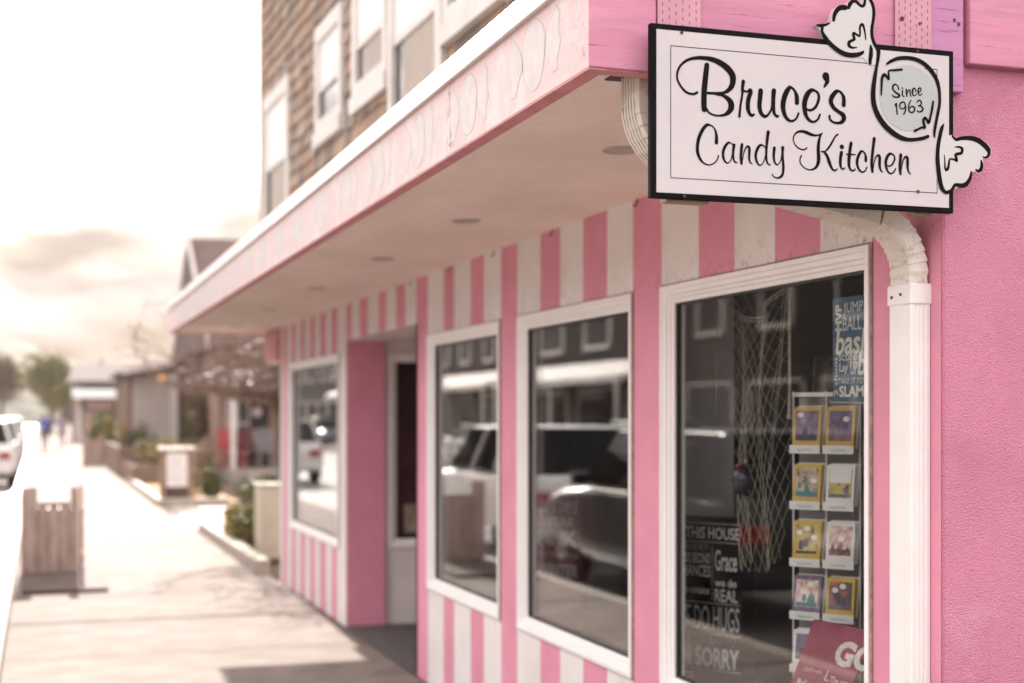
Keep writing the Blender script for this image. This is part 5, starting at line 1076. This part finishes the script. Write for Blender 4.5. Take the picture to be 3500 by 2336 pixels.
chair(4.45, 34.9, .3, RED, 'bright red slatted chair at the left of the porch'); chair(4.86, 35.3, -.2, mat('maroon_chair_paint', (.13, .02, .025), .5, .1), 'dark maroon chair in the middle of the porch'); chair(5.3, 35.0, .1, mat('grey_chair_paint', (.22, .20, .20), .5, .1), 'grey metal chair in front of the arched doorway')
# pale sided shop
sd_ = thing('sided_shop', 'pale horizontal sided shop with a sloping eave and white corner post', 'building', (2.35, 40, 0), world=True)
b = MB(); b.box(2.33, 4.15, 40.1, 47, 0, 2.85); b.build('wall', BROWNW, sd_)
for k in range(12):
    b = MB(); b.box(2.42, 3.42, 40.04 - .0, 40.098, .95 + k * .145, .95 + k * .145 + .138); b.build('clapboard', SIDING, sd_)
b = MB(); b.box(3.43, 3.62, 39.9, 40.099, .0, 2.75); b.build('corner_post', mat('pale_frame', (.62, .57, .54)), sd_)
b = MB(); b.obox((2.15, 39.6, 2.72), (2.2, 0, .38), (0, 7.4, 0), (-.02, 0, .12)); b.build('roof', ROOF, sd_)
b = MB(); b.obox((2.10, 39.55, 2.69), (1.4, 0, .243), (0, .045, 0), (-.02, 0, .16)); b.build('bargeboard', mat('pale_frame', (.62, .57, .54)), sd_)
b = MB(); b.box(2.45, 3.40, 39.7, 40.03, .0, .93); b.build('base_counter', mat('pale_counter', (.55, .52, .50), .5), sd_)
# white awning shop
aw = thing('awning_shop', 'low far shop with a wide white awning and grey roof', 'building', (2.0, 90, 0), world=True)
b = MB(); b.box(2.1, 9, 90, 100, 0, 3.7); b.build('wall', BROWNW, aw)
b = MB(); b.loft([[(1.7, 88.6, 3.62), (9.2, 88.6, 3.62), (9.2, 100.5, 3.62), (1.7, 100.5, 3.62)], [(2.1, 92, 4.75), (9.2, 92, 4.75), (9.2, 98, 4.75), (2.1, 98, 4.75)]]); b.build('roof', ROOF, aw)
b = MB(); b.loft([[(1.9, 90.02, 3.55), (1.9, 88.4, 2.95), (1.9, 88.35, 2.62), (1.9, 90.02, 2.9)], [(5.6, 90.02, 3.55), (5.6, 88.4, 2.95), (5.6, 88.35, 2.62), (5.6, 90.02, 2.9)]]); b.build('awning', mat('white_awning', (.80, .78, .75), .7), aw)
b = MB(); b.box(2.7, 4.3, 89.9, 89.99, 2.0, 2.5); b.build('sign_panel', mat('pale_pink_panel', (.62, .47, .45), .6), aw)
for (x0, x1) in ((2.6, 3.0), (3.1, 4.2), (4.5, 5.3)):
    b = MB(); b.box(x0, x1, 89.93, 89.99, .5, 1.85); b.build('window', mat('warm_window', (.50, .36, .27), .4), aw)
b = MB(); b.box(2.15, 2.45, 89.7, 89.99, 0, 2.9); b.build('corner_post', mat('pale_frame', (.62, .57, .54)), aw)
# ------------------------------------------------------------------ buildings across the road (seen in the window reflections)
def across(y0, y1, h, wallc, awn, lab, upper=True):
    t = thing('main_street_shop', lab, 'building', (-13, (y0 + y1) / 2, 0), group='shops across the road', world=True)
    wm = mat('across_wall_%d' % int(y0), wallc, .85, .15, 1.2)
    b = MB(); b.box(-23, -13.0, y0 + .1, y1 - .1, 0, h); b.build('wall', wm, t)
    b = MB(); b.box(-23.2, -12.8, y0 + .05, y1 - .05, h, h + .3); b.build('parapet', TRIM, t)
    n = max(2, int((y1 - y0) / 3.4)); sp = (y1 - y0) / n
    for k in range(n):
        a = y0 + sp * k + .5; c = y0 + sp * (k + 1) - .5
        b = MB(); b.box(-13.0, -12.93, a, c, .6 if k % 3 != 1 else .1, 2.4); wn = b.build('window' if k % 3 != 1 else 'door', PANEDARK, t)
        f_ = MB(); f_.box(-12.99, -12.88, a - .08, a, .1, 2.48); f_.box(-12.99, -12.88, c, c + .08, .1, 2.48); f_.box(-12.99, -12.88, a - .08, c + .08, 2.4, 2.5); f_.build('frame', TRIM, wn)
        if upper and h > 5:
            b = MB(); b.box(-13.0, -12.95, a + .6, c - .6, 3.9, 5.3); wn = b.build('window', PANEDARK, t)
            f_ = MB(); f_.box(-12.99, -12.9, a + .5, a + .6, 3.8, 5.4); f_.box(-12.99, -12.9, c - .6, c - .5, 3.8, 5.4); f_.box(-12.99, -12.9, a + .5, c - .5, 5.3, 5.42); f_.box(-12.99, -12.88, a + .5, c - .5, 3.76, 3.9); f_.build('frame', TRIM, wn)
    if awn:
        b = MB(); b.loft([[(-12.98, y0 + .6, 3.35), (-11.2, y0 + .6, 2.75), (-11.2, y0 + .6, 2.55), (-12.98, y0 + .6, 3.1)], [(-12.98, y1 - .6, 3.35), (-11.2, y1 - .6, 2.75), (-11.2, y1 - .6, 2.55), (-12.98, y1 - .6, 3.1)]]); b.build('awning', mat('awning_%d' % int(y0), awn, .8, .05), t)
        for y in (y0 + .8, (y0 + y1) / 2, y1 - .8):
            b = MB(); b.box(-11.32, -11.22, y - .05, y + .05, 0, 2.58); b.build('awning_post', TRIM, t)
across(14, 26, 6.2, (.065, .05, .044), (.74, .70, .66), 'two storey brown shop across the road with white awning, reflected in the nearest window')
across(26, 37, 6.4, (.05, .04, .036), None, 'plain dark shop across the road without an awning')
across(37, 50, 6.6, (.055, .042, .038), (.76, .72, .68), 'dark two storey shop across the road with pale awning, reflected in the middle window')
across(50, 64, 5.6, (.075, .058, .05), (.70, .62, .58), 'brown shop across the road with pinkish awning, reflected beside the entrance')
across(64, 82, 4.4, (.10, .08, .075), (.78, .75, .72), 'long low shop across the road with bright awning', False)
across(82, 104, 6.0, (.07, .058, .05), None, 'far grey brown shop across the road near the trees')

# ------------------------------------------------------------------ vehicles
TYRE = mat('tyre', (.02, .02, .02), .85); RIM = mat('rim', (.45, .44, .43), .3, .05, metallic=.8); CGLASS = glass('car_glass', body=(.02, .02, .022)); TAIL = mat('tail_light', (.28, .02, .015), .25, .1); HEAD = mat('head_light', (.7, .7, .7), .15, .02)
CHR = mat('chrome', (.7, .7, .7), .15, .02, metallic=1.0)
def car(loc, col, kind, lab, rz=0.0, group='cars parked along the kerb'):
    t = thing('parked_car', lab, 'car', loc, rz, group)
    cm = mat('car_paint_%s_%s' % (kind, '_'.join('%03d' % int(c * 1000) for c in col)), col, .28, .03, 2, spec=.6)
    if kind == 'sedan':
        st = [(-2.28, .74, .38, .84), (-2.2, .84, .28, .95), (-1.5, .89, .24, .99), (-.2, .90, .22, .97), (.9, .90, .22, .95), (1.6, .87, .24, .86), (2.1, .82, .28, .76), (2.26, .70, .36, .66)]
        gb, gt_, zb, zt, wb, wt_ = (-1.72, 1.08), (-1.0, .30), .94, 1.43, .81, .60
    else:
        st = [(-2.28, .80, .42, .92), (-2.22, .88, .32, 1.05), (-1.5, .91, .30, 1.08), (-.2, .92, .28, 1.06), (.9, .92, .28, 1.04), (1.6, .90, .30, .98), (2.12, .85, .34, .88), (2.28, .74, .42, .74)]
        gb, gt_, zb, zt, wb, wt_ = (-2.20, 1.10), (-1.85, .42), 1.03, 1.60, .84, .68
    b = MB(); secs = []
    for (y, hw, z0, z1) in st:
        secs.append([(-hw * .90, y, z0), (-hw * .99, y, z0 + .14), (-hw, y, (z0 + z1) / 2), (-hw * .96, y, z1 - .07), (-hw * .86, y, z1), (hw * .86, y, z1), (hw * .96, y, z1 - .07), (hw, y, (z0 + z1) / 2), (hw * .99, y, z0 + .14), (hw * .90, y, z0)])
    b.loft(secs); b.build('body', cm, t, bevel=.03, smooth=True)
    B = [(-wb, gb[0], zb), (wb, gb[0], zb), (wb, gb[1], zb), (-wb, gb[1], zb)]; T = [(-wt_, gt_[0], zt), (wt_, gt_[0], zt), (wt_, gt_[1], zt), (-wt_, gt_[1], zt)]
    b = MB(); b.loft([B, T]); b.build('cabin', cm, t, bevel=.06)
    def pane(nm, q, e=.10, off=.012):
        q = [Vector(p) for p in q]; c = sum(q, Vector()) / 4; nrm = (q[1] - q[0]).cross(q[3] - q[0]).normalized()
        if nrm.dot(c - Vector((0, -.3, 1.1))) < 0: nrm = -nrm
        q = [p + (c - p) * e + nrm * off for p in q]
        m_ = MB(); m_.face(q); m_.prism(q, tuple(-nrm * .01)); m_.build(nm, CGLASS, t)
    pane('rear_window', [B[0], B[1], T[1], T[0]]); pane('windscreen', [B[3], B[2], T[2], T[3]], .08)
    def lerp(a, c, k): return tuple(Vector(a).lerp(Vector(c), k))
    for s in ((0, 3), (1, 2)):
        for (k0, k1) in ((.02, .36), (.38, .66), (.68, .99)):
            pane('side_window', [lerp(B[s[0]], B[s[1]], k0), lerp(B[s[0]], B[s[1]], k1), lerp(T[s[0]], T[s[1]], k1), lerp(T[s[0]], T[s[1]], k0)], .11)
    hw = .90; wr = .33 if kind == 'sedan' else .37
    for sx in (-1, 1):
        for y in (-1.40, 1.42):
            b = MB(); x0 = sx * (hw - .20); x1 = sx * (hw - .005)
            b.lathe([(wr * .62, x0), (wr * .95, x0), (wr, x0 + (x1 - x0) * .15), (wr, x0 + (x1 - x0) * .85), (wr * .95, x1), (wr * .62, x1)], (0, y, wr - .13 + .13), 20, 'X'); wh = b.build('wheel', TYRE, t, smooth=False)
            b = MB(); b.lathe([(.001, x1 - sx * .015), (wr * .25, x1 + sx * .004), (wr * .61, x1 - sx * .012), (wr * .61, x1 - sx * .08), (.001, x1 - sx * .08)], (0, y, wr), 16, 'X'); b.build('rim', RIM, wh)
        zt_ = st[0][3] - .10
        b = MB(); b.box(sx * .52, sx * .79, -2.30, -2.18, zt_ - .12, zt_ + .04); b.build('tail_light', TAIL, t, bevel=.01)
        b = MB(); b.box(sx * .50, sx * .74, 2.14, 2.26, .60, .72); b.build('headlight', HEAD, t, bevel=.01)
        b = MB(); b.box(sx * .88, sx * 1.04, .72, .82, zb + .02, zb + .14); b.build('wing_mirror', cm, t, bevel=.02)
    b = MB(); b.box(-.78, .78, -2.34, -2.24, .38, .52); b.build('bumper', cm, t, bevel=.02)
    b = MB(); b.box(-.26, .26, -2.315, -2.285, .66, .78); b.build('number_plate', mat('plate_white', (.6, .6, .58), .5), t)
    b = MB()
    for sx in (-1, 1): b.box(sx * wb * 1.005, sx * (wb + .03), gb[0] + .1, gb[1] - .05, zb - .005, zb + .02)
    b.build('belt_trim', CHR, t)
    return t
G_ = -.13
car((-1.55, 12.35, G_), (.018, .021, .021), 'suv', 'dark grey green estate car at the kerb, reflected in the nearest windows')
car((-1.55, 17.25, G_), (.82, .80, .78), 'suv', 'white tall car at the kerb, reflected in the window by the entrance')
car((-1.42, 37.6, G_), (.66, .62, .60), 'suv', 'white tall car with red tail lights parked at the left edge')
for i, (y, c, k, lab) in enumerate(((43.4, (.20, .19, .19), 'sedan', 'grey saloon parked second from the left edge'), (49.0, (.60, .58, .56), 'suv', 'white tall car parked third along the kerb'), (54.8, (.10, .03, .03), 'sedan', 'dark red saloon parked fourth along the kerb'),
                                    (60.4, (.50, .49, .48), 'sedan', 'silver saloon parked fifth along the kerb'), (66.5, (.65, .62, .6), 'suv', 'white tall car farthest along the kerb'))):
    car((-1.42, y, G_), c, k, lab)
for (y, c, k, lab) in ((30, (.6, .58, .56), 'suv', 'white tall car parked on the far side of the road'), (37, (.03, .035, .05), 'sedan', 'dark blue saloon parked on the far side of the road'), (44, (.30, .29, .28), 'sedan', 'silver grey saloon parked on the far side of the road'), (52, (.55, .54, .52), 'suv', 'pale tall car parked on the far side of the road'), (70, (.08, .08, .085), 'suv', 'black tall car parked on the far side of the road'), (78, (.6, .57, .55), 'sedan', 'white saloon parked on the far side of the road')):
    car((-9.3, y, G_), c, k, lab, math.pi, 'cars parked across the road')

# ------------------------------------------------------------------ two people walking far down the pavement
def person(loc, rz, h, top, legs, hair, lab):
    t = thing('person', lab, 'person', loc, rz, 'people walking away')
    s = h / 1.75
    J = dict(pelvis=(0, 0, .95, .13), waist=(0, 0, 1.08, .125), chest=(0, 0, 1.30, .155), neck=(0, 0, 1.47, .055), head=(0, .01, 1.60, .095), crown=(0, 0, 1.70, .075),
             ls=(-.17, 0, 1.40, .065), le=(-.23, -.06, 1.13, .045), lw=(-.22, .06, .90, .035), lh=(-.22, .09, .82, .03), rs=(.17, 0, 1.40, .065), re=(.23, .05, 1.13, .045), rw=(.22, .14, .91, .035), rh=(.22, .17, .83, .03),
             lp=(-.09, 0, .90, .10), lk=(-.10, .10, .50, .065), la=(-.10, -.02, .09, .045), lf=(-.10, .12, .04, .04), rp=(.09, 0, .90, .10), rk=(.10, -.02, .50, .065), ra=(.10, -.22, .12, .045), rf=(.10, -.10, .04, .04))
    E_ = [('pelvis', 'waist'), ('waist', 'chest'), ('chest', 'neck'), ('neck', 'head'), ('head', 'crown'), ('chest', 'ls'), ('ls', 'le'), ('le', 'lw'), ('lw', 'lh'), ('chest', 'rs'), ('rs', 're'), ('re', 'rw'), ('rw', 'rh'), ('pelvis', 'lp'), ('lp', 'lk'), ('lk', 'la'), ('la', 'lf'), ('pelvis', 'rp'), ('rp', 'rk'), ('rk', 'ra'), ('ra', 'rf')]
    ks = list(J); me = bpy.data.meshes.new('body'); me.from_pydata([tuple(c * s for c in J[k][:3]) for k in ks], [(ks.index(a), ks.index(b)) for a, b in E_], [])
    o = link('body', me, None); sk = o.modifiers.new('skin', 'SKIN'); sk.use_smooth_shade = True
    for i, k in enumerate(ks): me.skin_vertices[0].data[i].radius = (J[k][3] * s, J[k][3] * s * (.75 if k in ('chest', 'waist', 'pelvis') else 1)); me.skin_vertices[0].data[i].use_root = (k == 'pelvis')
    o.modifiers.new('sub', 'SUBSURF').levels = 1
    dg = bpy.context.evaluated_depsgraph_get(); m2 = bpy.data.meshes.new_from_object(o.evaluated_get(dg)); bpy.data.objects.remove(o)
    for m_ in (top, legs, SKIN, hair): m2.materials.append(m_)
    for p in m2.polygons:
        z = p.center.z / s; x = abs(p.center.x) / s
        p.material_index = 3 if z > 1.60 or (z > 1.52 and p.center.y < 0) else (2 if z > 1.46 else (0 if (z > .93 and (x < .3)) or (x > .17 and z > .88) else (2 if x > .17 and z > .74 else 1)))
        p.use_smooth = True
    link('body', m2, t)
SKIN = mat('skin', (.45, .27, .2), .6); HAIR = mat('hair_dark', (.04, .025, .02), .7)
person((.25, 66, 0), 0, 1.72, mat('blue_jacket', (.03, .06, .28), .7), mat('dark_trousers', (.03, .03, .04), .8), HAIR, 'distant person in a blue jacket walking along the pavement')
person((1.05, 72, 0), 0, 1.66, mat('purple_jacket', (.20, .14, .20), .7), mat('grey_trousers', (.12, .11, .12), .8), HAIR, 'distant person in a mauve jacket walking beyond the blue jacket')

# ------------------------------------------------------------------ haze
HZ = bpy.data.materials.new('haze'); HZ.use_nodes = True; n_ = HZ.node_tree.nodes; n_.clear()
ho = n_.new('ShaderNodeOutputMaterial'); pv = n_.new('ShaderNodeVolumePrincipled'); pv.inputs['Color'].default_value = (.93, .82, .76, 1); pv.inputs['Density'].default_value = HAZE_D; pv.inputs['Anisotropy'].default_value = .2
HZ.node_tree.links.new(pv.outputs['Volume'], ho.inputs['Volume'])
if HAZE_D > 0:
    b = MB(); b.box(-950, 950, -70, 2600, -1.6, 27); hz = b.build('haze', HZ); tag(hz, kind='stuff')
for o in WROOT:
    if '_w' in o: del o['_w']
